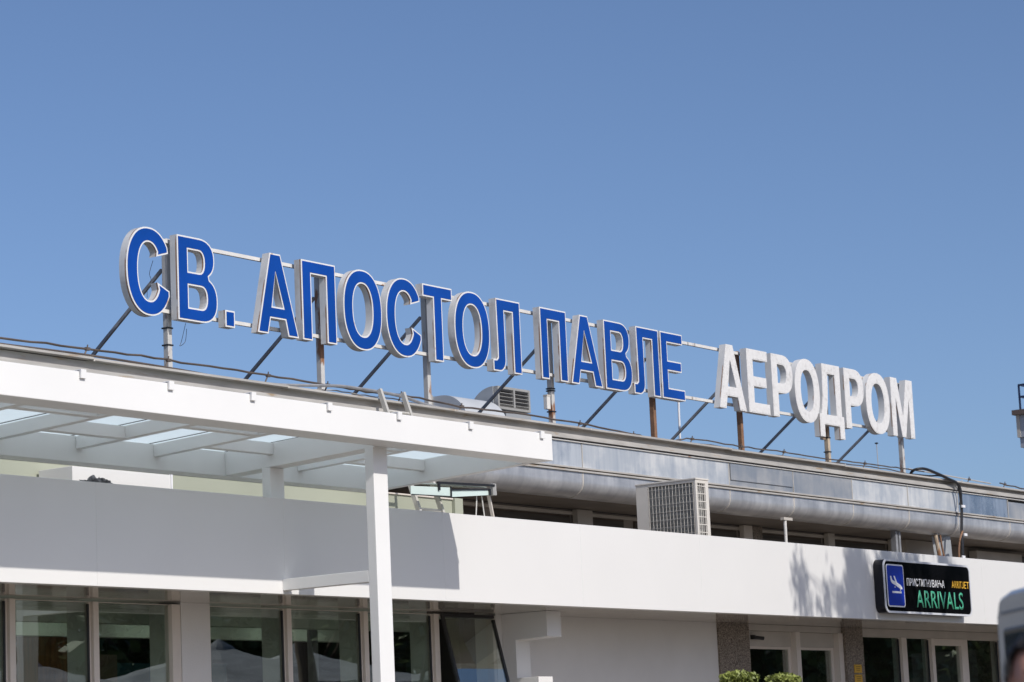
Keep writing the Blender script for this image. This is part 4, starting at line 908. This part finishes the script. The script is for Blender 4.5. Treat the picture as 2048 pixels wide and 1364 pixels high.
for s in (-1, 1):
    b0 = len(vs)
    vs += [P3(0, s * .17, 1.44), P3(-.02, s * .24, 1.18), P3(.05, s * .25, .95), P3(.08, s * .24, .87)]; ed += [(3, b0), (b0, b0 + 1), (b0 + 1, b0 + 2), (b0 + 2, b0 + 3)]; ra += [.062, .045, .033, .035]
    hand = b0 + 3
    for fi, (df, dl) in enumerate(((.035, .085), (.012, .095), (-.012, .09), (-.033, .072))):
        k = len(vs); vs += [P3(.08 + df, s * .24, .82), P3(.085 + df * 1.1, s * .235, .82 - dl * .5), P3(.08 + df, s * .225, .82 - dl)]; ed += [(hand, k), (k, k + 1), (k + 1, k + 2)]; ra += [.010, .009, .008]
    k = len(vs); vs += [P3(.125, s * .225, .85), P3(.14, s * .22, .81)]; ed += [(hand, k), (k, k + 1)]; ra += [.011, .009]
    b0 = len(vs); vs += [P3(0, s * .10, .90), P3(.02, s * .12, .50), P3(-.01, s * .13, .09), P3(.14, s * .14, .05)]; ed += [(0, b0), (b0, b0 + 1), (b0 + 1, b0 + 2), (b0 + 2, b0 + 3)]; ra += [.092, .06, .042, .04]
person = skin_body('person', vs, ed, ra, 'skin')
tag(person, 'dark haired man at the lower right corner, close and out of focus', 'person')
def on(o): o.parent = person; return o
# head with face
bm = B(); bmesh.ops.create_uvsphere(bm, u_segments=40, v_segments=28, radius=1)
hc = 1.715
def hd(n):   # unit direction in head space (forward, left, up) to a point
    f, s, u = n
    r = Vector((f * .098, s * .077, u * .122))
    if u < 0: r.y *= 1 - .32 * (-u) ** 1.3; r.x *= 1 - .12 * (-u)
    if f < 0: r.x *= 1.05
    if f > .3: r.x -= .004 * (1 if u > .15 else 0)
    r.x += .030 * math.exp(-((s / .16) ** 2 + ((u + .12) / .20) ** 2)) * (f > 0)            # nose
    r.x -= .012 * math.exp(-(((abs(s) - .36) / .17) ** 2 + ((u - .06) / .13) ** 2)) * (f > 0)  # eye sockets
    r.x += .007 * math.exp(-((s / .5) ** 2 + ((u - .25) / .10) ** 2)) * (f > 0)              # brow
    r.x += .010 * math.exp(-((s / .28) ** 2 + ((u + .85) / .16) ** 2)) * (f > -.2)            # chin
    r.x += .006 * math.exp(-((s / .26) ** 2 + ((u + .52) / .08) ** 2)) * (f > 0)             # lips
    return P3(.02 + r.x, r.y, hc + r.z)
for v in bm.verts: v.co = hd(v.co.copy())
on(obj('head', bm, 'skin', None, smooth=True, angle=80))
bm = B(); bmesh.ops.create_uvsphere(bm, u_segments=48, v_segments=36, radius=1)
dead = []
for v in bm.verts:
    n = v.co.copy(); f, s, u = n
    if u < .70 and f > .22 or u < -.05 and f > -.35 or u < -.45: dead.append(v); continue
    q = hd(n); d = (q - P3(.02, 0, hc)).normalized(); v.co = q + d * (.013 + .010 * mnoise.noise(n * 6) + .012 * max(0, u))
bmesh.ops.delete(bm, geom=dead, context='VERTS')
hr = on(obj('hair', bm, 'hair', None, smooth=True, angle=80)); md = hr.modifiers.new('thick', 'SOLIDIFY'); md.thickness = .012; md.offset = 0
for s in (-1, 1):
    bm = B(); bmesh.ops.create_uvsphere(bm, u_segments=16, v_segments=12, radius=1)
    for v in bm.verts: v.co = P3(.015 + v.co.x * .018 + .006 * v.co.z, s * .078 + v.co.y * .009, 1.705 + v.co.z * .032)
    on(obj('ear', bm, 'skin', None, smooth=True))
    bm = B(); bmesh.ops.create_uvsphere(bm, u_segments=16, v_segments=12, radius=.0125)
    for v in bm.verts: v.co = v.co + P3(.098, s * .030, 1.722)
    e_ = on(obj('eye', bm, 'eye', None, smooth=True)); bm = B(); bmesh.ops.create_uvsphere(bm, u_segments=12, v_segments=8, radius=.006)
    for v in bm.verts: v.co = v.co + P3(.1065, s * .030, 1.722)
    obj('iris', bm, 'hair', e_)
    bm = B(); tube(bm, [P3(.117, s * .014, 1.742), P3(.114, s * .032, 1.748), P3(.101, s * .05, 1.742)], .005, 6); on(obj('eyebrow', bm, 'hair'))
bm = B(); tube(bm, [P3(.103, -.024, 1.652), P3(.116, 0, 1.650), P3(.103, .024, 1.652)], [.003, .006, .003], 8); on(obj('lips', bm, 'lip'))
# clothes
sh = on(skin_body('shirt', [P3(0, 0, .93), P3(0, 0, 1.15), P3(0, 0, 1.33), P3(0, 0, 1.455), P3(0, .175, 1.44), P3(-.02, .235, 1.22), P3(0, -.175, 1.44), P3(-.02, -.235, 1.22)],
    [(0, 1), (1, 2), (2, 3), (3, 4), (4, 5), (3, 6), (6, 7)], [.172, .165, .178, .115, .075, .06, .075, .06], 'shirt'))
tro = on(skin_body('trousers', [P3(0, 0, 1.0), P3(0, .10, .88), P3(.02, .12, .50), P3(-.01, .13, .12), P3(0, -.10, .88), P3(.02, -.12, .50), P3(-.01, -.13, .12)], [(0, 1), (1, 2), (2, 3), (0, 4), (4, 5), (5, 6)], [.165, .105, .078, .065, .105, .078, .065], 'trouser'))
for s in (-1, 1):
    bm = B(); bmesh.ops.create_uvsphere(bm, u_segments=20, v_segments=12, radius=1)
    for v in bm.verts: v.co = P3(.07 + v.co.x * .15, s * .135 + v.co.y * .055, max(.001, .05 + v.co.z * .06))
    on(obj('shoe', bm, 'rubber', None, smooth=True))
